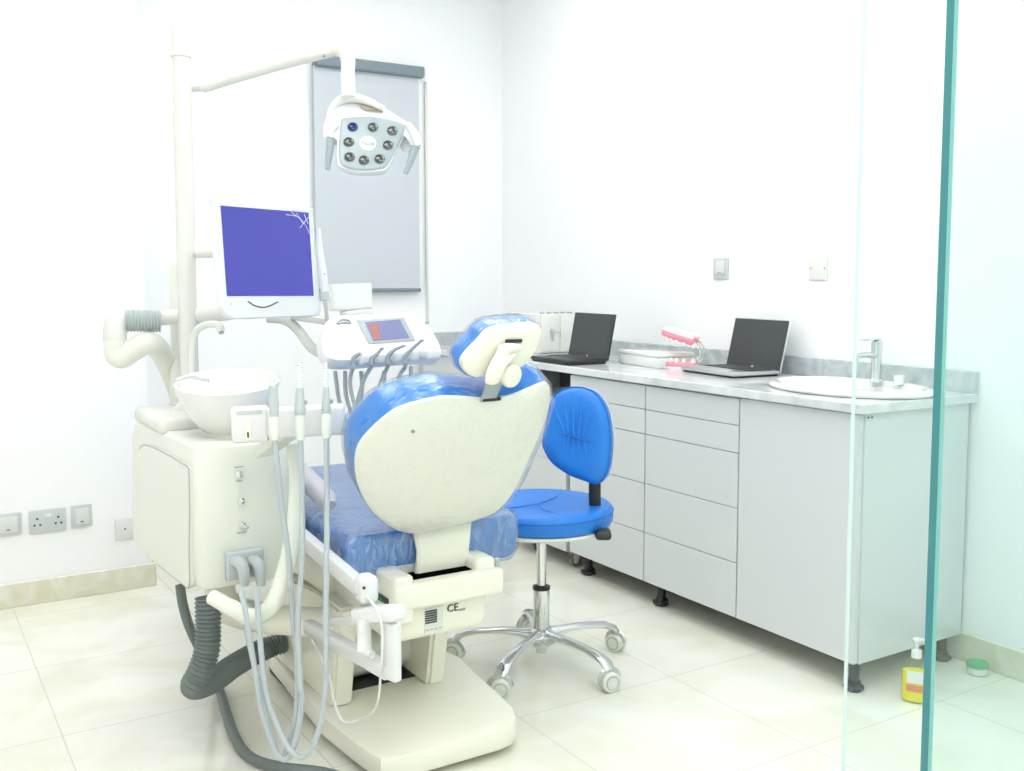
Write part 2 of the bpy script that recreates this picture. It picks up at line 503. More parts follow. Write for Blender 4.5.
obj('cover_plate', box(NB(), (XB - .009, 3.065, 1.242), (XB, 3.15, 1.328), 0.003), 'plate', t)
obj('rocker', box(NB(), (XB - .014, 3.08, 1.262), (XB - .006, 3.132, 1.318), 0.003), 'platelight', t)
obj('marking', box(NB(), (XB - .0148, 3.095, 1.266), (XB - .0138, 3.12, 1.270)), 'midgrey', t)
t = thing('wall_socket', 'white blank plate with two screws on the right wall above the basin', 'socket', (XB, 2.575, 1.24), 'plates on the right wall')
obj('cover_plate', box(NB(), (XB - .008, 2.550, 1.238), (XB, 2.636, 1.325), 0.003), 'offwhite', t)
for y in (2.560, 2.626): obj('screw', lathe(NB(), [(0.004, 0), (0.004, .002), (0, .002)], (XB - .008, y, 1.282), (-1, 0, 0), 10), 'midgrey', t)

# ------------------------------------------------------------------ worktop run
XF = 2.42
WT = thing('worktop', 'long pale grey marble worktop with basin, running along the right wall', 'worktop', (2.65, 3.3, 0.85))
SNK = V((2.672, 2.215, 0.88))
b = NB(); box(b, (2.398, 1.932, 0.850), (XB - .001, YA - 0.001, 0.880), 0.004)
wt = obj('slab', b, 'marble', WT, smooth=False)
cb = NB(); lathe(cb, [(0.215, -0.2), (0.215, 0.2)], SNK, (0, 0, 1), 48, 0.80, 1.16); cut = obj('cut', cb, 'marble')
md = wt.modifiers.new('hole', 'BOOLEAN'); md.object = cut; md.operation = 'DIFFERENCE'; md.solver = 'EXACT'
bpy.context.view_layer.update()
me2 = bpy.data.meshes.new_from_object(wt.evaluated_get(bpy.context.evaluated_depsgraph_get()))
wt.modifiers.clear(); wt.data = me2; bpy.data.objects.remove(cut)
obj('backsplash', box(NB(), (XB - .022, 1.932, 0.8802), (XB - .001, YA - .001, 0.949), 0.002), 'marble2', WT, smooth=False)
obj('back_upstand', box(NB(), (2.40, YA - .022, 0.8802), (XB - .0225, YA - .001, 0.949), 0.002), 'marble2', WT, smooth=False)

def foot(x, y, par):
    b = NB(); lathe(b, [(.016, 0.012), (.016, 0.092)], (x, y, 0), seg=16); obj('foot_stem', b, 'black', par)
    b = NB(); lathe(b, [(.024, 0.0), (.028, .004), (.028, .016), (.020, .022), (.020, .03), (0, .03)], (x, y, 0), seg=12)
    for k in range(5):
        a = k * 1.2566; sphere(b, (x + .025 * math.cos(a), y + .025 * math.sin(a), 0.013), 0.008, (1, 1, 1.2), 8)
    obj('foot', b, 'black', par)

def cab(y0, y1, label, fronts, name='base_cabinet', feet=()):
    t = thing(name, label, 'cabinet', (2.67, (y0 + y1) / 2, 0), 'grey units under the worktop')
    obj('body', box(NB(), (XF + .018, y0, 0.09), (XB - .014, y1, 0.8495), 0.001, 1), 'carcass' if y0 > 1.98 else 'cabinet', t, smooth=False)
    for z0, z1, nm in fronts:
        obj(nm, box(NB(), (XF, y0 + .0015, z0 + .0012), (XF + .0175, y1 - .0015, z1 - .0012), 0.0012, 1), 'cabinet', t, smooth=False)
    for x, y in feet: foot(x, y, t)
    return t
dz = (.088, .279, .468, .657, .751, .843)
drw = [(a, c, 'drawer') for a, c in zip(dz, dz[1:])]
t = cab(1.958, 2.452, 'plain grey sink cabinet at the worktop end, right of the drawers', [(.088, .846, 'door')], 'sink_cabinet', ((2.448, 1.978), (2.89, 1.99), (2.88, 2.42)))
obj('end_panel', box(NB(), (XF + .0185, 1.955, 0.088), (XB - .014, 1.9578, .849)), 'cabinet', t, smooth=False)
b = NB(); [lathe(b, [(.0035, 0), (.0035, .0015), (0, .0015)], (XF + .03 + k * .016, 1.955, .836), (0, -1, 0), 8) for k in (0, 1)]
obj('screw_caps', b, 'dark', t)
cab(2.455, 2.946, 'grey five-drawer unit next to the plain sink cabinet', drw, 'drawer_cabinet', ((2.47, 2.90), (2.88, 2.70)))
cab(2.949, 3.441, 'grey five-drawer unit partly behind the blue stool', drw, 'drawer_cabinet', ((2.47, 3.37), (2.88, 3.2)))
cab(4.16, 4.81, 'grey cabinet at the far corner end of the worktop, behind the instrument tray', [(.088, .846, 'door')], 'base_cabinet', ((2.46, 4.22), (2.88, 4.7)))
# mobile pedestal
t = thing('mobile_pedestal', 'low grey drawer pedestal on castors in the dark knee space behind the stool', 'pedestal', (2.65, 3.68, 0))
obj('body', box(NB(), (XF + .018, 3.47, 0.075), (XB - .1, 3.89, .735), 0.002, 1), 'carcass', t, smooth=False)
for z0, z1 in ((.08, .27), (.27, .462), (.462, .735)):
    obj('drawer', box(NB(), (XF, 3.47, z0 + .001), (XF + .0175, 3.89, z1 - .001), .0012, 1), 'cabinet', t, smooth=False)
for x, y in ((2.49, 3.50), (2.49, 3.80), (2.78, 3.50), (2.78, 3.80)):
    b = NB(); lathe(b, [(.012, -.012), (.024, -.011), (.025, 0), (.024, .011), (.012, .012)], (x, y, .0255), (0, 1, 0), 20)
    w = obj('castor', b, 'darkhose', t)
    b = NB(); lathe(b, [(.013, -.0135), (.013, .0135)], (x, y, .0255), (0, 1, 0), 14); box(b, (x - .014, y - .017, .03), (x + .014, y - .0145, .075)); box(b, (x - .014, y + .0145, .03), (x + .014, y + .017, .075))
    obj('bracket', b, 'castor', w)
obj('knee_shade_panel', box(NB(), (XB - .09, 3.443, .10), (XB - .075, 4.158, .8495)), 'niche_shade', WT, smooth=False)  # dark sheet painted as the shade at the back of the knee space

# sink, tap
S = thing('wash_basin', 'oval white ceramic drop-in basin at the near end of the worktop', 'basin', SNK)
b = NB()
lathe(b, [(.226, 0.0), (.238, .002), (.243, .009), (.240, .017), (.228, .022), (.212, .020), (.196, .006), (.180, -.05), (.140, -.105), (.06, -.128), (.02, -.130),
          (.02, -.136), (.10, -.134), (.160, -.105), (.195, -.05), (.205, -.002)], SNK, (0, 0, 1), 56, 0.86, 1.20)
obj('bowl', b, 'ceramic', S)
obj('drain', lathe(NB(), [(.022, -.1285), (.022, -.125), (.008, -.124), (0, -.124)], SNK), 'chrome', S)
tx, ty = P(871, 386, z=.885).x, P(871, 386, z=.885).y
tx, ty = 2.835, 2.235
T = thing('basin_tap', 'chrome single-lever tap standing at the back of the oval basin', 'tap', (tx, ty, .895))
b = NB(); lathe(b, [(.024, 0), (.024, .006), (.0185, .012), (.0175, .10), (.019, .125), (.019, .138), (.012, .142), (0, .142)], (tx, ty, .8955), seg=24)
obj('body', b, 'chrome', T)
b = NB(); tube(b, [(tx - .01, ty, .985), (tx - .06, ty - .004, .990), (tx - .115, ty - .006, .988)], [.011, .010, .009], 12, 3)
lathe(b, [(.009, 0), (.009, -.022), (0, -.022)], (tx - .112, ty - .006, .992), seg=14); obj('spout', b, 'chrome', T)
b = NB(); box(b, (tx - .085, ty - .010, 1.038), (tx + .012, ty + .010, 1.045), .003); obj('lever', b, 'chrome', T)
# small soap/plug piece behind tap
tag(obj('tumbler', lathe(NB(), [(.016, 0), (.018, .03), (.015, .03), (.013, .004), (0, .004)], (2.83, 2.14, .897), seg=16), 'ceramic'), 'tiny white tumbler beside the chrome tap on the basin rim', 'tumbler')

# ------------------------------------------------------------------ laptops
def laptop(name, label, hingeL, hingeR, frontL, tl, tr, lid_col, base_col, silver, world=None):
    """hinge points on the worktop, lid corners read from the photo"""
    z = .8805
    h0 = P(*hingeL, z=.893); h1 = P(*hingeR, z=.893)
    if world: h0, h1 = V((*world[0], .893)), V((*world[1], .893))
    r = (h1 - h0); r.z = 0; r.normalize()
    w = (h1 - h0).length
    fr = V((0, 0, 1)).cross(r)           # pointing away from viewer?
    if fr.dot(CAM - h0) < 0: fr = -fr
    fl = P(*frontL, z=.885)
    dp = abs((fl - h0).dot(fr)); dp = min(max(dp, .20), .25)
    if world: dp = world[2]
    T = thing(name, label, 'laptop', (h0 + h1) / 2 + fr * dp / 2 - V((0, 0, .0125)), 'laptops on the worktop')
    c = (h0 + h1) / 2 + fr * dp / 2; c.z = z + .011
    up = V((0, 0, 1))
    b = NB(); obox(b, (c.x, c.y, z + .0035), (w - .01, dp - .012, .007), r, fr, .002); obj('underside', b, 'black', T)
    b = NB(); obox(b, (c.x, c.y, z + .0145), (w, dp, .015), r, fr, .006, 3); base = obj('base', b, base_col, T)
    ct = c + V((0, 0, .0112)) - fr * dp * .17
    b = NB(); obox(b, ct, (w * .9, dp * .5, .0012), r, fr, .0003, 1)
    kb = obj('keyboard', b, 'black', base, smooth=False)
    b = NB()
    for i in range(13):
        for j in range(5):
            q = ct + r * w * .066 * (i - 6) + fr * dp * .095 * (j - 2) + V((0, 0, .0012)); obox(b, q, (w * .055, dp * .08, .0016), r, fr, .0004, 1)
    obj('keys', b, 'dark', kb, smooth=False)
    b = NB(); obox(b, c + fr * dp * .30 + V((0, 0, .0112)), (w * .26, dp * .24, .0010), r, fr, .0003, 1); obj('touchpad', b, lid_col, base, smooth=False)
    # lid: plane through the hinge line whose top edge meets the photographed corners
    best = None
    hm = (h0 + h1) / 2
    for k in range(0, 50):
        a = R(k); u = up * math.cos(a) - fr * math.sin(a); pl = Plane(hm, r, u)
        L = (pl.px(*tl) - h0); hh = L.dot(u); s = abs(L.dot(r)) + abs((pl.px(*tr) - h1).dot(r))
        if best is None or s < best[0]: best = (s, u, hh)
    if world: best = (0, up * math.cos(R(world[3])) - fr * math.sin(R(world[3])), world[4])
    u = best[1]; hh = min(max(best[2], .19), .26)
    n = r.cross(u)
    if n.dot(CAM - hm) < 0: n = -n
    lc = hm + u * hh / 2
    b = NB(); obox(b, lc - n * .004, (w, hh, .009), r, u, .004, 3); lid = obj('lid', b, 'black' if not silver else 'steel', T)
    b = NB(); obox(b, lc + n * .0012, (w - .006, hh - .006, .0016), r, u, .0005, 1); bz = obj('bezel', b, 'dark', lid)
    b = NB(); obox(b, lc + n * .0022 + u * .006, (w - .034, hh - .04, .0012), r, u, .0003, 1); obj('display', b, 'laptopscreen', lid, smooth=False)
    lg = lc - u * (hh / 2 - .010) + n * .0024
    b = NB(); lathe(b, [(.0062, 0), (.0062, .0006), (0, .0006)], lg, n, 16); obj('logo_disc', b, 'platelight', lid)
    text('logo_letters', 'hp', .009, lg + n * .0009, r if r.cross(u).dot(n) > 0 else -r, u, 'dark', lid, .0001)
    b = NB()
    for s in (-1, 1): tube(b, [hm + r * s * w * .30 - r * .02, hm + r * s * w * .30 + r * .02], .0065, 10, 1)
    obj('hinges', b, lid_col, T)
    return T
laptop('laptop', 'black open laptop at the far end of the worktop in front of the metal case', (568, 356), (607.5, 361), (531, 357.7), (575.5, 312.2), (615.3, 313.8), 'black', 'black', False)
laptop('laptop', 'silver and black open laptop beside the white basin', (721, 364), (774.4, 371), (685, 372), (732.5, 320), (786, 322.5), 'steel', 'steel', True, ((2.858, 2.978), (2.830, 2.662), .222, 13, .200))

# white box behind the teeth model
T = thing('flat_box', 'flat white plastic box on the worktop between the two laptops', 'box', (2.74, 3.38, .88))
a, c_ = P(619, 363, z=.8805), P(659, 369, z=.8805)
d1 = (c_ - a); d1.z = 0; ln = d1.length; d1.normalize(); d2 = V((-d1.y, d1.x, 0))
if d2.x < 0: d2 = -d2
cc = a + d1 * ln / 2 + d2 * .085
b = NB(); obox(b, (cc.x, cc.y, .8805 + .022), (ln, .17, .044), d1, d2, .004); obj('body', b, 'white', T)
b = NB(); obox(b, (cc.x, cc.y, .8805 + .0525), (ln + .004, .174, .016), d1, d2, .005); obj('lid', b, 'ceramic', T)

# white metal case with latch behind far laptop
KY = 4.048
def kp(px, py): return P(px, py, y=KY)
T = thing('metal_case', 'white metal case with a latch, standing behind the far black laptop', 'case', (2.74, 4.2, .88))
b = NB(); box(b, (2.665, 4.05, .8805), (2.90, 4.36, 1.072), .006); obj('body', b, 'offwhite', T)
xs = kp(559.5, 340).x
b = NB(); box(b, (2.671, KY - .006, .889), (xs - .0015, KY + .003, 1.064), .002); obj('door', b, 'offwhite', T)
b = NB(); box(b, (xs + .0015, KY - .006, .889), (2.894, KY + .003, 1.064), .002); obj('door', b, 'offwhite', T)
q = kp(551, 332)
b = NB(); box(b, (q.x - .010, KY - .016, q.z - .012), (q.x + .010, KY - .0055, q.z + .016), .003); box(b, (q.x - .004, KY - .020, q.z - .045), (q.x + .004, KY - .014, q.z - .005), .002); obj('latch', b, 'steel', T)
b = NB(); box(b, (q.x + .008, KY - .011, q.z - .002), (q.x + .055, KY - .0055, q.z + .003), .001); obj('hasp', b, 'steel', T)
b = NB(); [box(b, (2.69 + k * .04, 4.07, 1.0725), (2.71 + k * .04, 4.085, 1.079), .001) for k in range(5)]; obj('lid_clips', b, 'midgrey', T)

# ------------------------------------------------------------------ oversized teeth model
def teeth():
    c = V((2.735, 3.115, .8805))
    T = thing('teeth_model', 'open oversized teeth model with pink gums beside the silver laptop', 'dental model', c)
    ax = V((.62, -.78, 0)).normalized()           # from the front teeth back to the hinge
    sd = V((-ax.y, ax.x, 0))
    def arch(k, n=15, a=.062, L=.13):
        t = -1 + 2 * k / (n - 1)
        return ax * (-L / 2 + L * abs(t) ** 2.2) + sd * a * math.sin(t * math.pi / 2)
    for nm, z0, tilt, s in (('lower_jaw', .016, 0.0, 1), ('upper_jaw', .112, .28, -1)):
        def pos(p, h): return c + p + V((0, 0, z0 + h * s + (-(p.dot(ax)) + .06) * -tilt * -1.0))
        J = None
        b = NB(); pts = [pos(arch(k), 0) for k in range(15)]
        tube(b, pts, .0105, 10, 3, None, 1.5); J = obj(nm, b, 'gum', T)
        b = NB(); pts = [pos(arch(k) * .98, -.012) for k in range(15)]; tube(b, pts, .012 if s > 0 else .008, 10, 2, None, 1.3); obj('base_rim', b, 'white', J)
        b = NB()
        for k in range(15):
            p = pos(arch(k), .017); sphere(b, p, .0100, (1, 1, 1.25), 8)
        obj('teeth', b, 'tooth', J)
        b = NB(); out = [pos(arch(k) * .82, -.004) for k in range(15)]; dome(b, out, (0, 0, s), [(1, 0), (.9, .008), (.5, .010)]); obj('tongue' if s > 0 else 'palate', b, 'palate', J)
    for sgn in (-1, 1):
        p = c + ax * .068 + sd * .055 * sgn
        b = NB(); tube(b, [p + V((0, 0, .02)), p + ax * .022 + V((0, 0, .045)), p + ax * .020 + V((0, 0, .085)), p + ax * -.005 + V((0, 0, .115))], .0028, 8, 6)
        obj('hinge_arm', b, 'chrome', T)
teeth()

# ------------------------------------------------------------------ soap bottle, green tin
bp = P(915, 701, z=0)
vs0 = V((bp.y, -bp.x, 0)).normalized()
T = thing('soap_bottle', 'pump bottle of yellow liquid soap on the floor behind the glass edge', 'soap bottle', bp)
b = NB(); lathe(b, [(.026, .001), (.030, .004), (.031, .02), (.0305, .095), (.029, .108), (.020, .125), (.0125, .132), (.0125, .136)], bp, seg=28, sx=1.3, sy=.8, ref=vs0); obj('bottle', b, 'bottleclear', T)
b = NB(); lathe(b, [(.020, .003), (.0285, .005), (.0293, .02), (.0290, .093), (0, .093)], bp, seg=28, sx=1.3, sy=.8, ref=vs0); obj('liquid', b, 'soap', T)
b = NB(); lathe(b, [(.015, .133), (.015, .155), (.009, .158), (.006, .160), (.006, .178), (.012, .180), (.013, .188), (.010, .191), (0, .191)], bp, seg=20)
tube(b, [bp + V((0, 0, .186)), bp + V((.014, -.012, .187)) * 1.0, bp + V((.024, -.022, .182))], .0045, 8, 3)
pp = obj('pump', b, 'white', T)
vd = V((-bp.x, -bp.y, 0)).normalized(); vs = V((-vd.y, vd.x, 0))
def curved_label(h0, h1, w, rad, m, nm, par, off=0.0):
    b = NB(); ring0 = []; n = 10
    aa = math.atan2(vd.y, vd.x) + off
    r0, r1 = [], []
    for k in range(n + 1):
        a = aa + w * (k / n - .5)
        for rr, lst in ((rad, r0), (rad + .0006, r1)): lst.append((math.cos(a) * rr, math.sin(a) * rr))
    def v(p, h): return b.verts.new((bp.x + p[0], bp.y + p[1], h))
    def el(p):
        q = V((p[0], p[1], 0)); return vs0 * q.dot(vs0) * 1.3 + vd * q.dot(vd) * .8
    A = [v(el(p), h0) for p in r1]; B = [v(el(p), h1) for p in r1]
    for i in range(n): b.faces.new((A[i], A[i + 1], B[i + 1], B[i]))
    return obj(nm, b, m, par)
curved_label(.062, .098, 1.5, .0315, 'white', 'label', T, .15)
curved_label(.036, .056, 1.7, .0312, 'red', 'print_band', T, .15)
jp = P(977, 674, z=0)
T = thing('tin', 'small round tin with a green lid on the floor by the right skirting', 'tin', jp)
b = NB(); lathe(b, [(.026, 0), (.029, .003), (.030, .028), (0, .028)], jp, seg=28); obj('body', b, 'greyplastic', T)
b = NB(); lathe(b, [(.0303, .006), (.0303, .022)], jp, seg=28); obj('paper_band', b, 'white', T)
b = NB(); lathe(b, [(.031, .026), (.0325, .028), (.0325, .037), (.030, .040), (0, .040)], jp, seg=28); obj('lid', b, 'green', T)


# ------------------------------------------------------------------ operator stool
def stool():
    c = V((1.748, 2.64, 0)); DZ = -.016
    T = thing('operator_stool', 'blue upholstered operator stool on a chrome five-star base with castors', 'stool', c)
    zs0, zs1 = .482, .548
    # seat
    def ring(rad, z, k=0.0):
        return [V((c.x + .0 + rad * math.cos(a) * 1.0, c.y + rad * math.sin(a) * 1.0, z + DZ)) for a in [2 * math.pi * i / 48 for i in range(48)]]
    b = NB()
    pr = [(.10, .486), (.20, .486), (.219, .490), (.227, .502), (.228, .520), (.226, .536), (.217, .548), (.20, .552), (.15, .549), (.07, .540), (.01, .538)]
    rings(b, [ring(r, z) for r, z in pr]); s = obj('seat', b, 'blue', T)
    b = NB(); tube(b, ring(.2275, .533) + [ring(.2275, .533)[0]], .0022, 6, 1); obj('piping', b, 'seam', s)
    b = NB()
    for pts in ([(-.12, .0), (.0, .02), (.10, .06)], [(.0, .02), (-.04, -.08), (-.03, -.185)], [(.10, .06), (.12, .10), (.10, .17)], [(-.12, .0), (-.13, .08), (-.10, .16)]):
        tube(b, [V((c.x + x, c.y + y, 0.5415 + DZ + .039 * (x * x + y * y) ** .5)) for x, y in pts], .0016, 6, 5)
    obj('seams', b, 'seam', s)
    b = NB(); lathe(b, [(.02, .458), (.210, .458), (.220, .464), (.220, .472), (.02, .472)], c, seg=48); obj('seat_pan', b, 'offwhite', T)
    # column
    b = NB(); lathe(b, [(.0155, .24), (.0155, .458)], c, seg=24); obj('gas_rod', b, 'chrome', T)
    b = NB(); lathe(b, [(.019, .070), (.026, .085), (.0265, .255), (.020, .262)], c, seg=28); col = obj('column', b, 'chrome', T)
    b = NB(); lathe(b, [(.0275, .252), (.0285, .254), (.0285, .262), (.020, .266), (.0155, .266)], c, seg=28); obj('collar', b, 'black', col)
    b = NB(); lathe(b, [(.0, .045), (.018, .045), (.018, .064), (.030, .066), (.035, .075), (.037, .10), (.035, .118), (.026, .125)], c, seg=28); obj('hub', b, 'chrome', T)
    # legs and castors
    for k in range(5):
        a = R(67 + 72 * k); d = V((math.cos(a), math.sin(a), 0)); sd = V((-d.y, d.x, 0))
        rs = []
        for q, (s_, z, w, h) in enumerate([(.030, .098, .024, .030), (.07, .107, .019, .022), (.13, .109, .017, .018), (.19, .104, .017, .017), (.24, .096, .020, .018), (.272, .082, .023, .020), (.284, .066, .019, .018)]):
            nd = (d * (1 if q < 5 else .45) + V((0, 0, 0 if q < 4 else (-.3 if q < 5 else -.9)))).normalized(); un = sd.cross(nd) * -1
            if un.z < 0 and q < 5: un = -un
            un = nd.cross(sd); 
            rs.append([c + d * s_ + V((0, 0, z)) + sd * (math.cos(t) * w) + un * (math.sin(t) * h * (.6 if q else .9)) for t in [2 * math.pi * i / 14 for i in range(14)]])
        b = NB(); rings(b, rs); obj('leg', b, 'chrome', T)
        p = c + d * .284; wd = V((math.cos(a + 1.1 + k), math.sin(a + 1.1 + k), 0))
        tw = (CAM - p); tw.z = 0; tw.normalize()
        wd = (tw + V((math.cos(k * 2.1), math.sin(k * 2.1), 0)) * .5).normalized()
        w0 = p + V((0, 0, .0305))
        b = NB()
        for sg in (-1, 1):
            o = w0 + wd * .012 * sg
            lathe(b, [(.006, -.009), (.027, -.009), (.0305, -.006), (.0305, .005), (.027, .009), (.004, .011)], o, wd * sg, 24)
        w = obj('castor', b, 'castor', T)
        b = NB()
        for sg in (-1, 1): lathe(b, [(.0215, 0), (.0215, .0012), (.0190, .0012), (.0190, 0)], w0 + wd * .0215 * sg, wd * sg, 24)
        obj('wheel_ring', b, 'midgrey', w)
        b = NB(); lathe(b, [(.010, .04), (.010, .066)], p, seg=12)
        tube(b, [w0 + wd.cross(V((0, 0, 1))) * .031 + V((0, 0, .002)), w0 + wd.cross(V((0, 0, 1))) * .022 + V((0, 0, .024)), w0 + V((0, 0, .032)), w0 - wd.cross(V((0, 0, 1))) * .022 + V((0, 0, .024)), w0 - wd.cross(V((0, 0, 1))) * .030 + V((0, 0, .004))], .0075, 8, 4, None, 1.6)
        obj('castor_hood', b, 'steel', w)
    # backrest
    n = V((-.80, -.60, .10)).normalized(); r = V((.60, -.80, 0)).normalized(); u = n.cross(r)
    if u.z < 0: u = -u
    pl = Plane(P(577, 440, d=3.12), r, u)
    if pl.n.dot(n) < 0: pl.n = -pl.n
    zz = [(290, 82), (350, 70), (412, 86), (452, 130), (474, 190), (484, 270), (482, 350), (466, 425), (430, 462), (380, 448), (318, 424), (252, 378), (218, 325), (211, 285), (228, 205), (248, 122)]
    out = cat([pl.px(490 + x / 4.056, 370 + y / 4.056) for x, y in zz], 5, True)
    b = NB(); insetdome(b, out, pl.n, [(.03, -.052), (.004, -.050), (0, -.044), (0, -.012), (.004, -.002), (.014, .005), (.035, .010), (.07, .010), (.10, .006)])
    bk = obj('backrest', b, 'blue', T)
    b = NB(); insetdome(b, out, pl.n, [(.02, -.060), (-.001, -.060), (-.002, -.052), (.02, -.050)]); obj('back_shell', b, 'offwhite', T)
    b = NB(); q = [p + pl.n * -.010 for p in out]; cc = sum(q, V()) / len(q); tube(b, [cc + (p - cc) * 1.006 for p in q + [q[0]]], .002, 6, 1); obj('piping', b, 'seam', bk)
    # gathered crease and pleats
    g = lambda x, y, o=.009: pl.px(490 + x / 4.056, 370 + y / 4.056, o)
    b = NB(); tube(b, [g(275, 248), g(310, 262), g(350, 276), g(410, 292)], .0022, 6, 4); obj('gather_seam', b, 'seam', bk)
    b = NB()
    for x, y, x2, y2 in ((300, 254, 262, 150), (318, 258, 298, 110), (338, 266, 336, 98), (358, 272, 374, 105), (380, 278, 408, 130), (300, 264, 290, 335), (320, 270, 312, 368), (340, 278, 336, 380), (360, 284, 360, 384), (382, 288, 392, 360)):
        tube(b, [g(x, y, .0078), g((x + x2) / 2, (y + y2) / 2, .0058), g(x2, y2, .0055)], [.0035, .0065, .0035], 10, 4)
    obj('pleats', b, 'blue', bk)
    # support
    bt = pl.px(490 + 425 / 4.056, 370 + 440 / 4.056, -.065); un = V((bt.x, bt.y, .470))
    b = NB(); tube(b, [bt + V((0, 0, .07)), bt, bt + V((0, 0, -.05)), V((bt.x, bt.y, .49)), V((bt.x - .01, bt.y + .01, .468)), V((c.x + .12, c.y + (bt.y - c.y) * .6, .463))], [.0095] * 6, 8, 5, None, 2.0)
    obj('back_post', b, 'black', T)
    b = NB(); obox(b, P(603, 534, d=3.06), (.05, .06, .03), (CAM - c).cross(V((0, 0, 1))), (0, 1, 0), .012, 3); obj('height_knob', b, 'black', T)
stool()

# ------------------------------------------------------------------ dental chair
CH = thing('dental_chair', 'cream and blue dental chair wrapped in clear film, seen from behind its backrest', 'dental chair', (1.205, 2.7, 0))
# floor plate
def plate(z0, z1, ins, m, nm, par):
    o = [(322, 716), (350, 738), (368, 751), (381, 757.5), (400, 756), (430, 749), (470, 738), (502, 729), (513, 724), (517, 716), (513, 706), (498, 691), (478, 674), (460, 656)]
    o = [(q.x, q.y) for q in (P(*p, z=.078) for p in o)] + [(1.42, 2.98), (1.34, 3.10), (1.06, 3.10), (.975, 3.02)]
    out = [V((x, y, z0)) for x, y in o]
    c = sum(out, V()) / len(out)
    b = NB(); insetdome(b, out, (0, 0, 1), [(.012, 0), (.004, .004), (0, .012), (0, z1 - z0 - .014), (.004, z1 - z0 - .004), (.014, z1 - z0)]); return obj(nm, b, m, par)
plate(.018, .078, 0, 'cream', 'floor_plate', CH)
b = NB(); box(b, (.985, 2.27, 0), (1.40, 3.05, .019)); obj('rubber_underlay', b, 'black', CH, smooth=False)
# lift tower: two sloping cheeks, motor drum, rear housing
for x0, x1 in ((.985, 1.045), (1.275, 1.332)):
    prof = [(2.52, .072), (3.05, .072), (3.02, .34), (2.62, .37), (2.46, .37)]
    b = NB(); rings(b, [[V((x, y, z)) for y, z in prof] for x in (x0, x1)])
    bmesh.ops.bevel(b, geom=b.edges[:], offset=.010, segments=2, affect='EDGES'); obj('lift_cheek', b, 'cream', CH)
b = NB(); tube(b, [(1.05, 2.70, .155), (1.33, 2.70, .155)], .075, 28, 1); obj('motor_drum', b, 'cream2', CH)
b = NB(); box(b, (1.04, 2.80, .076), (1.34, 3.15, .34), .02); obj('lift_housing', b, 'cream', CH)
b = NB(); box(b, (1.05, 2.60, .0775), (1.33, 2.80, .081)); obj('base_well_shade', b, 'black', CH, smooth=False)  # thin black sheet stands for shade in the gaps round the drum
b = NB(); rings(b, [[V((x, y, z)) for y, z in ((2.72, .076), (3.06, .076), (3.04, .26), (2.88, .25), (2.80, .19))] for x in (.972, 1.04)])
bmesh.ops.bevel(b, geom=b.edges[:], offset=.012, segments=2, affect='EDGES'); obj('side_cover', b, 'cream', CH)
# rear electrics housing and ledge
zs = lambda px, py, y: P(px, py, y=y).z
zt, zb, zh = zs(443, 578, 2.215), zs(443, 604, 2.215), zs(443, 637, 2.245)
hb = NB(); box(hb, (1.03, 2.245, zh), (1.325, 2.62, zt - .01), .035, 4); HB = obj('rear_housing', hb, 'cream', CH)
hb = NB(); box(hb, (1.03, 2.205, zb), (1.345, 2.250, zt), .012, 3); box(hb, (1.0285, 2.208, zb - .035), (1.0852, 2.363, zt + .022), .012, 3); box(hb, (1.272, 2.228, zb + .002), (1.334, 2.361, zt + .028), .014, 3)
box(hb, (1.04, 2.31, zb), (1.30, 2.36, zt + .02), .01, 2)
obj('rear_ledge', hb, 'cream', CH)
b = NB(); box(b, (1.0855, 2.2503, zt - .012), (1.2715, 2.3095, zt - .0015)); obj('strut_slot_shade', b, 'slot_shade', CH, smooth=False)  # flush black plate stands in for the shade inside the slot
b = NB(); box(b, (1.332, 2.228, zt - .02), (1.3465, 2.240, zt + .022), .003); obj('hinge_bolt', b, 'steel', CH)
b = NB(); box(b, (1.0, 2.60, .36), (1.40, 3.25, .488), .02, 3); obj('seat_frame', b, 'cream', CH)
# switch, labels
YF = 2.2445
def fq(px, py): return P(px, py, y=YF)
a, c_ = P(377, 591, x=1.0275), P(388.5, 604.5, x=1.0275)
b = NB(); box(b, (1.020, c_.y, c_.z), (1.035, a.y, a.z - .002), .003); sw = obj('power_switch', b, 'dark', CH)
b = NB(); box(b, (1.015, c_.y + .004, c_.z + .003), (1.022, a.y - .010, a.z - .006), .003); obj('rocker', b, 'greenswitch', sw)
YF = 2.2445; a, c_ = fq(424.5, 609), fq(443, 628)
b = NB(); box(b, (a.x, YF - .0015, c_.z - .004), (c_.x, YF + .004, a.z)); lb = obj('rating_label', b, 'offwhite', CH, smooth=False)
b = NB()
w_ = (c_.x - a.x) * .66; h_ = (a.z - c_.z)
for i in range(6): box(b, (a.x + .001, YF - .0024, a.z - .004 - h_ * .10 * (i + 1)), (a.x + w_, YF - .0014, a.z - .004 - h_ * .10 * i - h_ * .025))
obj('printed_lines', b, 'dark', lb, smooth=False)
b = NB(); [box(b, (a.x + .004 + i * .012, YF - .0024, c_.z + .002), (a.x + .011 + i * .012, YF - .0014, c_.z + .005)) for i in range(4)]; obj('small_print', b, 'midgrey', lb, smooth=False)
p = fq(452.5, 608); text('ce_mark', 'CE', .028, (p.x, YF - .001, p.z), (1, 0, 0), (0, 0, 1), 'dark', CH, .0012)
p = fq(462, 609.5); text('ce_number', '0197', .009, (p.x, YF - .001, p.z), (1, 0, 0), (0, 0, 1), 'midgrey', CH, .0012)

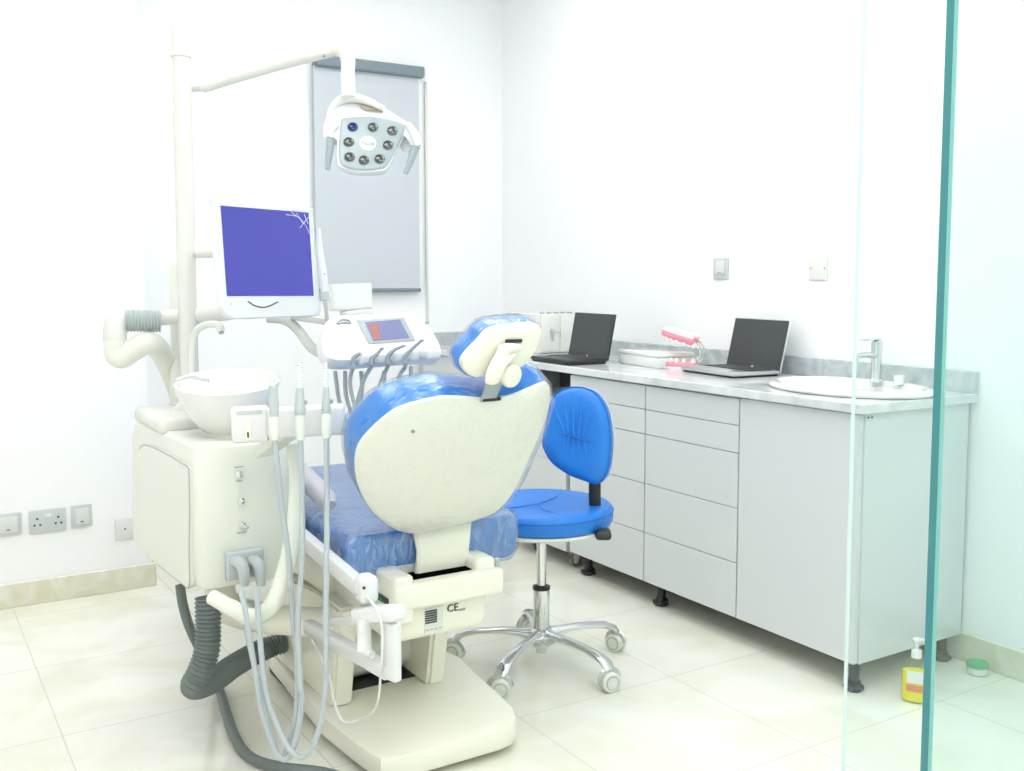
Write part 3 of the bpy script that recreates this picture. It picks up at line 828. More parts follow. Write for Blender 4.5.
# seat cushion with leg section
b = NB(); secs = []
for y, x0, x1, z0, z1 in ((2.316, .965, 1.445, .490, .590), (2.322, .955, 1.453, .480, .600), (2.345, .95, 1.458, .476, .606), (2.6, .95, 1.46, .485, .606), (2.9, .95, 1.46, .505, .614), (3.12, .955, 1.455, .515, .625), (3.25, .96, 1.45, .495, .605),
                          (3.5, .985, 1.425, .42, .525), (3.8, 1.02, 1.39, .325, .43), (3.98, 1.05, 1.36, .27, .37), (4.0, 1.09, 1.32, .285, .355)):
    secs.append([V((px, y, pz)) for px, pz in rrect((x0 + x1) / 2, (z0 + z1) / 2, x1 - x0, z1 - z0, .035, 5)])
rings(b, secs); obj('seat_cushion', b, 'bluecush', CH)
b = NB(); c0 = V((1.205, 3, .56)); rings(b, [[V((c0.x + (p.x - c0.x) * 1.022 + .004 * math.sin(p.y * 37 + p.z * 90), p.y + (-.006 if k < 3 else 0), (p.z - .555) * 1.06 + .556 + .004 * math.sin(p.x * 60 + p.y * 41))) for p in s] for k, s in enumerate(secs[:8])], True, False); obj('plastic_film', b, 'film2', CH)
b = NB(); rings(b, [[V((px, y, pz)) for px, pz in rrect(1.205, z, w, .03, .012, 3)] for y, z, w in ((2.46, .496, .42), (3.2, .497, .42), (3.3, .475, .40), (3.8, .318, .30), (3.95, .268, .26))]); obj('seat_pan', b, 'cream2', CH)
# armrest
b = NB(); tube(b, [(.985, 2.50, .645), (.985, 2.53, .652), (.985, 2.62, .670), (.985, 2.78, .70), (.985, 2.90, .705), (.985, 2.93, .70)], [.012, .027, .030, .028, .026, .012], 14, 5, None, 1.0)
ar = obj('armrest', b, 'armpad', CH)
b = NB(); tube(b, [(.975, 2.82, .69), (.955, 2.82, .62), (.943, 2.80, .53), (.99, 2.78, .455)], .014, 10, 5, None, 1.6); obj('armrest_bracket', b, 'cream', ar)

# backrest
BP = Plane((1.21, 2.29, .564), (1, 0, 0), (0, -math.sin(R(30)), math.cos(R(30))))
so = [(417, 533.5), (403, 532), (389, 526), (372, 511), (360, 491), (355, 468), (357.5, 447), (371, 429), (394, 410), (419, 401), (447, 396), (484, 398), (508, 396), (530, 388), (544, 382.5), (549.5, 387), (549.5, 402), (543, 426), (530, 456), (516, 487), (504, 504), (490, 515), (468, 522.5), (440, 529)]
OUT = cat([BP.px(*p) for p in so], 4, True)
b = NB(); insetdome(b, OUT, BP.n, [(.02, -.006), (.002, -.006), (0, -.004), (0, .000), (.004, .004), (.014, .006), (.04, .012), (.09, .018), (.15, .021)]); obj('backrest_shell', b, 'cream', CH)
b = NB(); insetdome(b, OUT, BP.n, [(.05, -.120), (.03, -.116), (.012, -.104), (.003, -.085), (.000, -.060), (-.002, -.030), (.002, -.007), (.02, -.0062)]); obj('backrest_cushion', b, 'bluecush', CH)
cc = sum(OUT, V()) / len(OUT)
fl = [cc + (p - cc) * (1.006 + .005 * math.sin(i * 1.3)) for i, p in enumerate(OUT)]
fl = [p + BP.r * (.016 * max(0, min(1, (p - cc).dot(BP.r) / .2)) * (1 if (p - cc).dot(BP.u) < .16 else .3)) for p in fl]
b = NB(); insetdome(b, fl, BP.n, [(.050, -.127), (.025, -.121), (.006, -.106), (-.001, -.080), (-.001, -.030), (0, .000), (.010, .009), (.035, .0165), (.085, .0225), (.15, .0255)]); obj('plastic_film', b, 'film', CH)
b = NB(); lathe(b, [(.0045, 0), (.0045, .002), (0, .002)], BP.px(413, 431.5, .0172), BP.n, 10); obj('shell_screw', b, 'midgrey', CH)
# strut from shell down into the slot
b = NB(); rs = []
for px0, px1, py, off in ((413, 472, 515, .01), (414, 470, 536, .002), (417, 468.5, 552, .0), (416, 467, 568, -.004), (413, 466, 582, .0), (411, 465, 592, .004)):
    a0 = P(px0, py + .11 * 0, y=2.298 + off); a1 = P(px1, py - 9, y=2.298 + off); z = (a0.z + a1.z) / 2
    rs.append([V((a0.x, a0.y - .010, z)), V((a1.x, a0.y - .010, z)), V((a1.x, a0.y + .010, z)), V((a0.x, a0.y + .010, z))])
rings(b, rs); bmesh.ops.bevel(b, geom=[e for e in b.edges if abs((e.verts[0].co - e.verts[1].co).normalized().z) > .6], offset=.005, segments=3, affect='EDGES'); obj('back_strut', b, 'cream', CH, ang=50)

# headrest
HP = Plane((1.215, 2.02, 1.085), (1, 0, 0), (0, -math.sin(R(18)), math.cos(R(18))))
hz = [(430, 182), (520, 168), (620, 158), (690, 160), (720, 182), (722, 225), (700, 290), (662, 360), (610, 425), (520, 462), (420, 480), (330, 500), (285, 500), (240, 478), (213, 440), (212, 395), (250, 340), (310, 280), (370, 212)]
HO = cat([HP.px(430 + x / 6.42, 300 + y / 6.42) for x, y in hz], 4, True)
b = NB(); insetdome(b, HO, HP.n, [(.012, -.022), (.001, -.022), (0, -.012), (.002, -.002), (.010, .004), (.025, .007), (.045, .008)]); obj('headrest_shell', b, 'cream', CH)
b = NB(); insetdome(b, HO, HP.n, [(.045, -.100), (.022, -.094), (.006, -.078), (-.002, -.045), (-.001, -.022), (.008, -.016)]); obj('headrest_cushion', b, 'bluecush', CH)
b = NB(); cc = sum(HO, V()) / len(HO); insetdome(b, [cc + (p - cc) * (1.015 + .010 * math.sin(i * 1.9)) for i, p in enumerate(HO)], HP.n, [(.042, -.104), (.018, -.098), (.002, -.080), (-.004, -.045), (-.002, -.014), (.002, -.004)]); obj('plastic_film', b, 'film', CH)
h = lambda x, y, o=0.0: HP.px(430 + x / 6.42, 300 + y / 6.42, o)
b = NB(); tube(b, [h(440, 325, .018), h(475, 315, .022), h(520, 308, .018), h(575, 305, .012)], [.010, .0135, .012, .008], 14, 4); obj('pivot_barrel', b, 'cream', CH)
b = NB(); obox(b, h(538, 263, .010), (.046, .0085, .004), HP.r + HP.u * -.02, HP.u, .001, 1); obj('slot', b, 'black', CH)
b = NB(); tube(b, [h(480, 320, .020), h(455, 370, .026), h(425, 430, .032), h(408, 480, .034), h(402, 522, .030)], [.011, .0115, .0125, .0135, .0125], 14, 6, None, 1.5)
tube(b, [h(540, 345, .012), h(490, 380, .028), h(450, 430, .036), h(430, 500, .036)], [.008, .012, .013, .010], 12, 5)
obj('pivot_arm', b, 'cream', CH)
b = NB(); kc = h(532, 492, .040); kd = (CAM - kc).normalized() + V((.75, -.1, -.35)); kd.normalize()
lathe(b, [(.010, -.03), (.023, -.024), (.0275, -.018), (.0285, -.004), (.026, .003), (.018, .006), (0, .007)], kc, kd, 28); tube(b, [kc - kd * .02, h(440, 470, .03)], .012, 10, 1); obj('locking_knob', b, 'cream', CH)
b = NB()
p0, p1 = h(404, 510, .026), BP.px(430 + 393 / 6.42, 300 + 636 / 6.42, .006)
d = (p1 - p0); obox(b, (p0 + p1) / 2, (.042, d.length + .01, .007), (1, 0, 0), -d, .002); obj('height_bar', b, 'lampface', CH)
b = NB(); obox(b, BP.px(430 + 393 / 6.42, 300 + 634 / 6.42, .006), (.050, .008, .012), (1, 0, 0), BP.u, .002); obj('bar_sleeve', b, 'black', CH)

# ------------------------------------------------------------------ assistant arm with white bracket
AA = thing('assistant_arm', 'white jointed instrument bracket arm running along the left side of the chair', 'instrument arm', (.93, 2.3, .33))
q0, q1 = P(290, 527, d=2.72), P(366, 592, d=2.34)
b = NB(); bar(b, q0, q1, .030, .040, .006); obj('upper_arm', b, 'white', AA)
b = NB(); j0 = P(356, 575, d=2.36); j1 = P(369, 603, d=2.33)
jc = P(366.5, 588, d=2.325); dx_ = (q1 - q0).normalized(); 
obox(b, jc, (.052, .046, .066), (dx_.x, dx_.y, 0), (-dx_.y, dx_.x, 0), .016, 4); jn = obj('joint_block', b, 'white', AA)
nb = V((-dx_.y, dx_.x, 0)) * -1
nv = (CAM - jc); nv.z = 0; nv.normalize()
b = NB(); lathe(b, [(.004, 0), (.004, .004), (0, .004)], P(364, 588, d=2.285), (CAM - jc).normalized(), 12); obj('pivot_screw', b, 'black', jn)
b = NB(); lathe(b, [(.003, 0), (.003, .004), (0, .004)], P(356, 595, d=2.30), (CAM - jc).normalized(), 12); obj('pivot_screw', b, 'midgrey', jn)
# horizontal holder beam, drop plate, lower arm
e0, e1 = P(358, 614, d=2.34), P(399, 613, d=2.24)
b = NB(); bar(b, e0, e1, .05, .036, .010); obj('holder_beam', b, 'white', AA)
b = NB(); tube(b, [P(364, 618, d=2.30), P(364, 650, d=2.30)], .0165, 16, 1); ho = obj('holder_cup', b, 'white', AA)
b = NB(); tube(b, [P(364, 652, d=2.30), P(372, 655, d=2.28)], .010, 10, 1); obj('cup_foot', b, 'white', ho)
b = NB(); v0 = P(392.5, 622, d=2.25); v1 = P(392.5, 681, d=2.25); 
t_ = (e1 - e0); t_.z = 0; t_.normalize()
obox(b, (v0 + v1) / 2, (.040, .022, (v0 - v1).length), t_, V((-t_.y, t_.x, 0)), .005); obj('drop_plate', b, 'white', AA)
b = NB(); bar(b, P(308, 626, d=2.68), P(389, 672, d=2.27), .028, .036, .005); obj('lower_arm', b, 'white', AA)
b = NB(); bar(b, P(330, 622, d=2.52), P(376, 618, d=2.34), .020, .02, .004); obj('cross_link', b, 'white', AA)
b = NB(); tube(b, [P(366, 595, d=2.30), P(378, 612, d=2.25), P(382, 630, d=2.24), P(381, 670, d=2.26), P(374, 710, d=2.45), P(345, 722, d=2.5), P(334, 700, d=2.5), P(330, 680, d=2.5), P(322, 660, d=2.52), P(312, 640, d=2.6)], .0032, 8, 8); obj('thin_white_lead', b, 'white', AA)

# ------------------------------------------------------------------ cuspidor unit
U = thing('cuspidor_unit', 'cream side unit with spittoon bowl and tall pole, left of the dental chair', 'dental unit', (.76, 2.8, 0))
# body loft, horizontal sections from bottom to top
def usec(z, x0, x1, y0, y1, r, xb=-0.035):
    pts = rrect((x0 + x1) / 2, (y0 + y1) / 2, x1 - x0, y1 - y0, r, 5)
    return [V((px + xb * (py - y0) / (y1 - y0), py, z)) for px, py in pts]
b = NB(); rings(b, [usec(.452, .655, .87, 2.56, 3.02, .03), usec(.462, .640, .885, 2.53, 3.05, .04), usec(.50, .632, .897, 2.515, 3.08, .05), usec(.65, .628, .900, 2.505, 3.12, .045),
                    usec(.78, .632, .895, 2.51, 3.12, .04), usec(.822, .640, .885, 2.52, 3.11, .04), usec(.832, .655, .87, 2.535, 3.09, .03)]); UB = obj('housing', b, 'cream2', U)
# raised rear deck
b = NB(); box(b, (.612, 2.80, .82), (.88, 3.13, .868), .018, 3); obj('rear_deck', b, 'offwhite', U)
b = NB(); lathe(b, [(.07, .825), (.075, .83), (.075, .842), (.05, .85)], (.775, 2.66, 0), seg=32); obj('bowl_foot', b, 'cream2', U)
# side door panel
DPL = Plane((.6265, 2.51, .6), (.035, -.6, 0), (0, 0, 1))
def sp(px, py): return DPL.px(px, py)
dp_ = [(140, 449), (150, 446), (184, 464), (190, 478), (190, 555), (190, 586), (182, 583), (150, 557), (136, 544), (133, 525), (135, 470)]
o_ = cat([sp(*p) for p in dp_], 3, True)
b = NB(); insetdome(b, o_, DPL.n, [(.001, -.01), (0, .001), (.003, .003), (.015, .004), (.04, .0045)]); obj('side_door', b, 'cream2', U)
b = NB(); tube(b, [p + V((-.002, 0, 0)) for p in o_[:21]], .0014, 6, 1); obj('door_gap', b, 'midgrey', U)
# front knobs
UY = 2.505
def fp(px, py, o=0): return P(px, py, y=UY - o)
for px, py in ((239, 474.5), (241, 501), (242.5, 526)):
    b = NB(); lathe(b, [(.009, 0), (.009, .004), (.006, .005), (.006, .018), (.0045, .020), (0, .020)], fp(px, py), (0, -1, 0), 16); k = obj('control_knob', b, 'chrome', U)
    if py > 520:
        q = fp(px, py, .016); b = NB(); bar(b, q, q + V((.016, -.004, -.006)), .006, .006, .002); obj('lever', b, 'steel', k)
b = NB()
for px, py, w in ((239, 467, .012), (239, 481, .008), (242, 532.5, .012)):
    q = fp(px, py); box(b, (q.x - w, UY - .0006, q.z - .0012), (q.x + w, UY + .001, q.z + .0012))
obj('knob_markings', b, 'midgrey', U, smooth=False)
# outlet plate with two hose connectors
a, c_ = fp(225, 552), fp(263, 575)
b = NB(); box(b, (a.x, UY - .012, c_.z), (c_.x, UY + .01, a.z), .006, 3); op = obj('outlet_plate', b, 'greyplastic', U)
for px in (238, 254.5):
    q = fp(px, 565, .014)
    b = NB(); tube(b, [q + V((-.008, .004, .010)), q + V((0, -.012, .010)), q + V((.006, -.022, -.004)), q + V((.009, -.020, -.040)), q + V((.009, -.020, -.050))], [.015, .016, .0155, .012, .0095], 16, 5); obj('hose_elbow', b, 'greyplastic', op)
# tubular handle around the front right
d_ = 2.43
b = NB(); tube(b, [P(292, 445, d=2.52), P(297, 480, d=2.5), P(294, 530, d=2.47), P(285, 572, d=2.45), P(274, 602, d=d_), P(262, 614, d=d_), P(250, 617, d=d_), P(232, 608, d=2.45), P(212, 597, d=2.48)], [.016, .019, .021, .021, .021, .021, .021, .020, .019], 16, 6); obj('frame_tube', b, 'cream2', U)
# swing link to chair
b = NB(); box(b, (.86, 2.60, .455), (.93, 3.0, .60), .02, 3); obj('side_bracket', b, 'cream2', U)
b = NB(); tube(b, [(.74, 2.72, .452), (.75, 2.71, .36), (.83, 2.67, .318), (.95, 2.57, .312), (1.05, 2.50, .315)], [.05, .050, .047, .046, .044], 18, 6, None, .8); obj('link_arm', b, 'cream', U)
# bowl
bc = P(227, 383, d=2.66); ax_ = V((-.07, -.14, 1)).normalized()
b = NB(); lathe(b, [(.050, -.128), (.075, -.118), (.108, -.075), (.128, -.028), (.134, -.004), (.135, .004), (.131, .008), (.124, .004), (.115, -.02), (.085, -.065), (.03, -.085), (0, -.088)], bc, ax_, 48); BO = obj('spittoon_bowl', b, 'ceramic', U)
b = NB(); lathe(b, [(.055, -.02), (.055, .03), (.045, .05)], bc - ax_ * .15 , ax_, 28); obj('bowl_stem', b, 'cream2', U)
b = NB(); tube(b, [bc + V((-.125, .03, .012)), bc + V((-.09, .02, .018)), bc + V((-.05, -.01, .008))], .005, 8, 4); obj('rinse_nozzle', b, 'chrome', BO)
b = NB(); tube(b, [P(192, 392, d=2.80), P(192, 350, d=2.80), P(195, 333, d=2.79), P(204, 325.5, d=2.76), P(215, 324, d=2.73), P(220, 327, d=2.72), P(221, 331, d=2.72)], .010, 12, 6); fa = obj('filler_spout', b, 'offwhite', U)
b = NB(); tube(b, [P(221, 331, d=2.72), P(221.5, 334, d=2.72)], .007, 10, 1); obj('spout_tip', b, 'midgrey', fa)
# pole
PD = 2.93
pb = P(190, 400, d=PD); pz = P(181, 31, d=PD).z
b = NB(); lathe(b, [(.026, .86), (.026, 1.82)], (pb.x, pb.y, 0), seg=24); lathe(b, [(.024, 1.70), (.024, pz - .006), (.018, pz), (0, pz)], (pb.x, pb.y, 0), seg=24); PO = obj('pole', b, 'offwhite', U)
b = NB(); z = P(183, 62, d=PD).z; lathe(b, [(.024, z - .004), (.0285, z - .003), (.0285, z + .003), (.024, z + .004)], (pb.x, pb.y, 0), seg=24); obj('collar', b, 'offwhite', PO)
b = NB(); lathe(b, [(.045, .862), (.045, .868), (.035, .885), (.028, .89)], (pb.x, pb.y, 0), seg=28); obj('pole_flange', b, 'offwhite', PO)
p2 = P(177, 360, d=3.02)
b = NB(); lathe(b, [(.017, .93), (.017, P(177, 266, d=3.02).z), (.010, P(177, 262, d=3.02).z), (0, P(177, 262, d=3.02).z)], (p2.x, p2.y, 0), seg=18); obj('rear_tube', b, 'cream2', U)
b = NB(); z = P(176, 353, d=3.02).z; lathe(b, [(.023, .86), (.023, z - .012), (.027, z - .010), (.027, z), (.02, z + .002)], (p2.x, p2.y, 0), seg=18); obj('tube_socket', b, 'cream2', U)
# balanced arm elbow left of the pole
b = NB(); tube(b, [P(183, 316, d=2.95), P(160, 318, d=2.93), P(140, 320, d=2.9), P(122, 319, d=2.88), P(116, 326, d=2.86), P(115, 342, d=2.86)], [.022, .022, .026, .031, .032, .031], 18, 5); EL = obj('spring_arm_elbow', b, 'offwhite', U)
b = NB(); tube(b, [P(125, 320.5, d=2.87), P(160, 321, d=2.91)], .031, 20, 1, (.0028, .0085)); 
obj('grey_bellows', b, 'greyplastic', EL)
b = NB(); tube(b, [P(115.5, 341, d=2.86), P(116, 352, d=2.86), P(121, 357, d=2.86), P(133, 350, d=2.87), P(147, 343, d=2.88), P(159, 350, d=2.95), P(170, 370, d=3.06), P(180, 396, d=3.10)], [.033, .033, .033, .032, .032, .032, .031, .031], 18, 6); obj('lower_elbow', b, 'cream2', U)
b = NB(); tube(b, [P(188, 316, d=PD), P(225, 312, d=2.92), P(262, 308, d=2.95), P(305, 302, d=3.0)], [.026, .025, .022, .020], 16, 4); TA = obj('balanced_arm', b, 'offwhite', U)
b = NB(); tube(b, [P(283, 305, d=2.97), P(293, 304.5, d=2.98)], .024, 16, 1, (.002, .008)); obj('grey_bellows', b, 'greyplastic', TA)
b = NB(); tube(b, [P(188, 254, d=PD), P(222, 253, d=2.80)], .013, 14, 1); obj('monitor_arm', b, 'offwhite', U)

# instrument holder rail with drill-in notches
b = NB()
h0, h1 = P(232, 424, d=2.43), P(345, 418, d=2.47)
hd = (h1 - h0); L_ = hd.length; hd.normalize(); up_ = V((0, 0, 1)); hn = hd.cross(up_).normalized()
def hx(t, dz=0, o=0): return h0 + hd * t * L_ + up_ * dz + hn * o
for t0, t1, zz0, zz1 in ((0, .32, -.045, .04), (.31, 1.0, -.038, .034)):
    obox(b, hx((t0 + t1) / 2, (zz0 + zz1) / 2), (L_ * (t1 - t0), .055, zz1 - zz0), hd, hd.cross(up_) * -1, .008, 3)
HR = obj('handpiece_rail', b, 'white', U)
b = NB(); obox(b, hx(.165, .029, .0280), (.060, .0012, .010), hd, hn, .0003, 1); obj('rail_label', b, 'plate', HR)
b = NB(); obox(b, hx(.15, -.012, .0275), (.018, .006, .05), hd, hn, .003, 2); obj('empty_holder', b, 'cream', HR)
b = NB(); obox(b, hx(.15, -.024, .0305), (.004, .004, .014), hd, hn, .001, 1); obj('holder_clip', b, 'dark', HR)
b = NB(); bar(b, hx(.55, -.02), P(262, 452, d=2.56), .05, .03, .006); obj('rail_bracket', b, 'cream2', HR)

# big corrugated drain hose and dark supply hose
HS = thing('corrugated_drain_hose', 'thick dark grey corrugated hose looping from the unit down to the chair base', 'hose', (.70, 2.6, 0))
b = NB(); tube(b, [P(208, 598, d=2.60), P(208, 625, d=2.60), P(207, 650, d=2.60), P(200, 672, d=2.60), P(190, 687, z=.10) if False else P(194, 686, d=2.62), P(212, 681, d=2.72), P(235, 665, d=2.86), P(262, 650, d=2.98), P(285, 642, d=3.02)], [.031, .031, .030], 24, 8, (.0030, .0110)); obj('corrugated_tube', b, 'darkhose', HS)
HS2 = thing('supply_hose', 'smooth dark grey hose running from the unit across the floor to the front', 'hose', (.62, 2.6, 0))
b = NB(); tube(b, [P(180, 585, d=2.80), P(183, 605, d=2.78), P(190, 628, d=2.78), P(203, 655, d=2.84), P(217, 682, z=.03), P(226, 712, z=.016), P(235, 737, z=.016), P(250, 757, z=.016), P(280, 767, z=.016), P(330, 774, z=.016), P(372, 792, z=.016)], .0135, 12, 8); obj('smooth_tube', b, 'darkhose', HS2)

# three suction handpieces with their pale hoses
def suction(nm, label, px, ytop, ybot, d, thick, hose, tip):
    T = thing(nm, label, 'suction handpiece', P(px, ybot, d=d), 'handpieces hanging in the white rail')
    a = P(px, ytop, d=d); e = P(px + 1, ybot, d=d)
    dr = (e - a)
    g = lambda t: a + dr * t
    if tip:
        b = NB(); tube(b, [g(.33), g(.45), g(.60), g(.68)], [.008 * thick, .0095 * thick, .0125 * thick, .0105 * thick], 14, 4); H = obj('grip', b, 'greyplastic', T)
        b = NB(); tube(b, [g(0), g(.33)], .0055 * thick, 12, 1, (.0012, .006)); obj('milky_tip', b, 'ivorytip', T)
        b = NB(); sphere(b, g(.52) + RT * .013, .0045, (1, 1, 1.3), 10); obj('valve_button', b, 'midgrey', H)
        b = NB(); tube(b, [g(.67), g(.76), g(.9), g(1.0)], [.009 * thick, .013, .0125, .0105], 14, 3); obj('holder_sleeve', b, 'cream2', T)
    else:
        b = NB(); tube(b, [g(0), g(.12), g(.3), g(.62)], [.0105, .0105, .012, .010], 14, 4); H = obj('grip', b, 'greyplastic', T)
        b = NB(); tube(b, [g(-.04) + RT * -.012, g(0), g(.05) + RT * .008], .004, 8, 3); obj('nozzle_tip', b, 'chrome', H)
        b = NB(); tube(b, [g(.55), g(.65), g(.9), g(1.0)], [.011, .013, .0125, .010], 14, 3); obj('holder_sleeve', b, 'cream2', T)
    b = NB(); tube(b, [e + V((0, 0, .01))] + [P(x, y, d=q) for x, y, q in hose], .0068, 10, 8); obj('hose', b, 'greyhose', T)
suction('air_water_syringe', 'grey syringe handpiece nearest the bowl, leftmost of the three in the white rail', 273.5, 388, 440, 2.365, 1, [(281, 500, 2.38), (289, 560, 2.40), (293, 620, 2.42), (297, 665, 2.42), (296, 715, 2.40), (287, 748, 2.40), (281, 758, 2.41), (274, 745, 2.44), (262, 700, 2.48), (252, 655, 2.50), (246, 625, 2.52), (248, 606, 2.60)], False)
suction('suction_handpiece', 'grey suction handpiece with white ribbed tip, middle of the three in the white rail', 299.5, 362, 440, 2.385, 1.15, [(302, 500, 2.38), (302, 560, 2.38), (298, 620, 2.38), (300, 680, 2.36), (302, 700, 2.36), (297, 735, 2.36), (288, 758, 2.36), (276, 752, 2.37), (262, 712, 2.38), (255, 670, 2.38), (246, 615, 2.38), (241, 590, 2.385)], True)
suction('suction_handpiece', 'slim grey saliva ejector with ribbed tip, rightmost of the three in the white rail', 325.5, 362, 438, 2.40, .9, [(327, 500, 2.38), (326.5, 560, 2.36), (326, 620, 2.34), (326, 670, 2.33), (322, 715, 2.33), (312, 748, 2.33), (298, 757, 2.34), (283, 738, 2.36), (268, 700, 2.38), (262, 660, 2.38), (258, 610, 2.38), (257, 588, 2.385)], True)

# ------------------------------------------------------------------ monitor
mr = V((math.sin(R(64)), math.cos(R(64)), 0)); mu = (V((0, 0, 1)) + V((-mr.y, mr.x, 0)) * .10).normalized()
MP = Plane(P(268, 255, d=2.72), mr, mu)
MT = thing('monitor', 'white-framed monitor with a plain blue screen on the unit pole', 'monitor', P(268, 318, d=2.75))
mo = [(213.5, 203), (217, 201.5), (262, 205), (309, 208.5), (313, 211), (316, 250), (321, 305), (320.5, 313), (315, 316), (280, 317.5), (240, 319), (230, 317.5), (223, 311), (220, 300), (216.5, 255)]
o_ = []
for i, p in enumerate(mo): o_.append(MP.px(*p))
o_ = cat(o_, 3, True)
b = NB(); insetdome(b, o_, MP.n, [(.020, -.020), (.006, -.018), (0, -.014), (0, -.004), (.002, .000), (.005, .002), (.02, .002)]); MB_ = obj('frame', b, 'white', MT)
so_ = [MP.px(*p, .0035) for p in ((220.8, 205.6), (308.6, 212.6), (313.8, 295.8), (227.2, 296.0))]
b = NB(); rings(b, [[p - MP.n * .003 for p in so_], so_]); SCN = obj('screen', b, 'bluescreen', MT, smooth=False)
b = NB(); tube(b, [MP.px(248, 301.5, .003), MP.px(256, 306, .003), MP.px(266, 307, .003), MP.px(278, 302, .003)], .0016, 8, 5); obj('grip_recess', b, 'dark', MB_)
text('power_text', '..........', .010, MP.px(235, 291.5, .0038), MP.r, MP.u, 'redtext', SCN, .0002)
b = NB()
for p_ in ([(291, 212), (300, 219), (306, 226), (309.5, 234)], [(296, 213), (303, 222)], [(300, 228), (306, 220), (309, 217)], [(286, 214.5), (298, 217), (303, 224)], [(304, 214), (308, 224)]):
    tube(b, [MP.px(*q, .0036) for q in p_], .0011, 6, 4)
obj('peeling_film', b, 'platelight', SCN)
b = NB(); lathe(b, [(.0016, 0), (.0016, .001), (0, .001)], MP.px(231, 304, .0025), MP.n, 8); obj('indicator', b, 'midgrey', MB_)
# wand in holder right of monitor
W = thing('curing_wand', 'slim white curing wand standing between the monitor and the pull-down screen', 'wand', P(325, 300, d=2.9))
b = NB(); tube(b, [P(319, 228, d=2.88), P(320, 250, d=2.88), P(323, 275, d=2.88), P(325, 296, d=2.88)], [.004, .009, .013, .011], 12, 5); wb = obj('body', b, 'white', W)
b = NB(); tube(b, [P(324, 292, d=2.88), P(325, 300, d=2.88)], .0135, 12, 1); obj('holder_ring', b, 'greyplastic', W)
b = NB(); lathe(b, [(.0025, 0), (.0025, .002), (0, .002)], P(324.5, 274, d=2.862), (CAM - P(324, 274, d=2.87)).normalized(), 8); obj('button', b, 'midgrey', wb)
b = NB(); tube(b, [P(325, 300, d=2.88), P(326, 310, d=2.94), P(327, 320, d=3.0)], .006, 10, 4); obj('stand', b, 'offwhite', W)

# ------------------------------------------------------------------ delivery tray
DT = thing('instrument_tray', 'white dentist instrument tray with small blue display beyond the backrest', 'instrument tray', P(385, 350, d=3.0))
TP = Plane(P(385, 338, d=3.0), (.97, .24, 0), V((-.24, .97, 0)).normalized() * math.cos(R(42)) + V((0, 0, math.sin(R(42)))))
to = [(322, 330), (327, 321), (340, 315), (380, 313.5), (412, 312), (424, 317), (434, 332), (441, 346), (440, 356), (425, 355), (380, 358), (345, 360), (328, 357), (322, 346)]
o_ = cat([TP.px(*p) for p in to], 4, True)
b = NB(); insetdome(b, o_, TP.n, [(.02, -.046), (.006, -.042), (0, -.034), (0, -.008), (.003, -.002), (.010, 0), (.03, .001)]); TB = obj('body', b, 'white', DT)
def quad(nm, pts, m, par, o0, o1):
    b = NB(); rings(b, [[TP.px(*p, o0) for p in pts], [TP.px(*p, o1) for p in pts]]); return obj(nm, b, m, par, smooth=False)
DS = quad('display_frame', ((357, 320), (404, 317.5), (415.5, 340), (369, 343.5)), 'lampface', TB, -.002, .004)
quad('display', ((365, 322), (400, 319.5), (409.5, 338), (373.5, 341)), 'bluedisplay', DS, .003, .005)
quad('display_bar', ((368.5, 324), (378.5, 323.5), (380.5, 339.5), (374.5, 340)), 'orangedisplay', DS, .005, .0056)
b = NB(); tube(b, [TP.px(337, 323.5, .003), TP.px(341, 319.8, .004), TP.px(348, 320, .004), TP.px(351, 323.5, .003)], .0025, 8, 4)
tube(b, [TP.px(338, 324, .003), TP.px(345, 322.5, .003), TP.px(350, 324, .003)], .0018, 8, 4); obj('emblem', b, 'midgrey', TB)
quad('side_inlay', ((416, 319), (421, 318.5), (433, 338), (428, 340)), 'cream2', TB, -.001, .002)
# handpiece cups along the front edge
cups = [(346, 363), (362, 362), (379, 361), (396, 359.5), (412, 358), (431, 356.5)]
for i, (px, py) in enumerate(cups):
    c = P(px, py - 2, d=2.868 + i * .012)
    b = NB(); w = .022 if i < 5 else .034
    obox(b, c + V((0, .01, .002)), (w * 1.75, .05, .034), TP.r, V((-.24, .97, 0)), .010, 3); obj('handpiece_cup', b, 'white', DT)
inst = [((353, 366), (354, 358), (358, 354.5), (361, 353)), ((371, 365), (372, 359), (377, 354), (382, 348)), ((387.5, 364), (388, 357), (394, 350), (404, 345.5)), ((405, 362), (405, 357), (412, 349), (422, 340))]
hos = [[(352, 366), (350, 385), (358, 420), (362, 455)], [(370, 364), (362, 385), (352, 430), (350, 470)], [(388, 362), (380, 385), (368, 430), (360, 470)], [(405, 360), (398, 380), (385, 430), (372, 475)]]
names = [('turbine_handpiece', 'short grey turbine handpiece with bent head, first from the left in the tray'), ('air_motor_handpiece', 'straight grey handpiece, second from the left in the tray'),
         ('scaler_handpiece', 'grey handpiece with curved neck, third from the left in the tray'), ('syringe_handpiece', 'grey handpiece with long straight nozzle, rightmost in the tray')]
for i, (pp_, hh_) in enumerate(zip(inst, hos)):
    d = 2.835 + i * .012
    T = thing(names[i][0], names[i][1], 'dental handpiece', P(*pp_[1], d=d), 'handpieces resting in the instrument tray')
    b = NB(); tube(b, [P(*p, d=d) for p in pp_], [.0075, .0075, .0055, .004], 12, 5); obj('handle', b, 'midgrey', T)
    b = NB(); tube(b, [P(*pp_[-1], d=d), P(pp_[-1][0] + 1.5, pp_[-1][1] - (.5 if i else -2), d=d)], .0055, 10, 1); obj('head', b, 'steel', T)
    b = NB(); tube(b, [P(pp_[1][0], pp_[1][1] + 4, d=d + .02), P(pp_[0][0], 367, d=d + .09)] + [P(x, y, d=d + .10) for x, y in hh_[1:]], .0062, 10, 6); obj('hose', b, 'greyplastic', T)
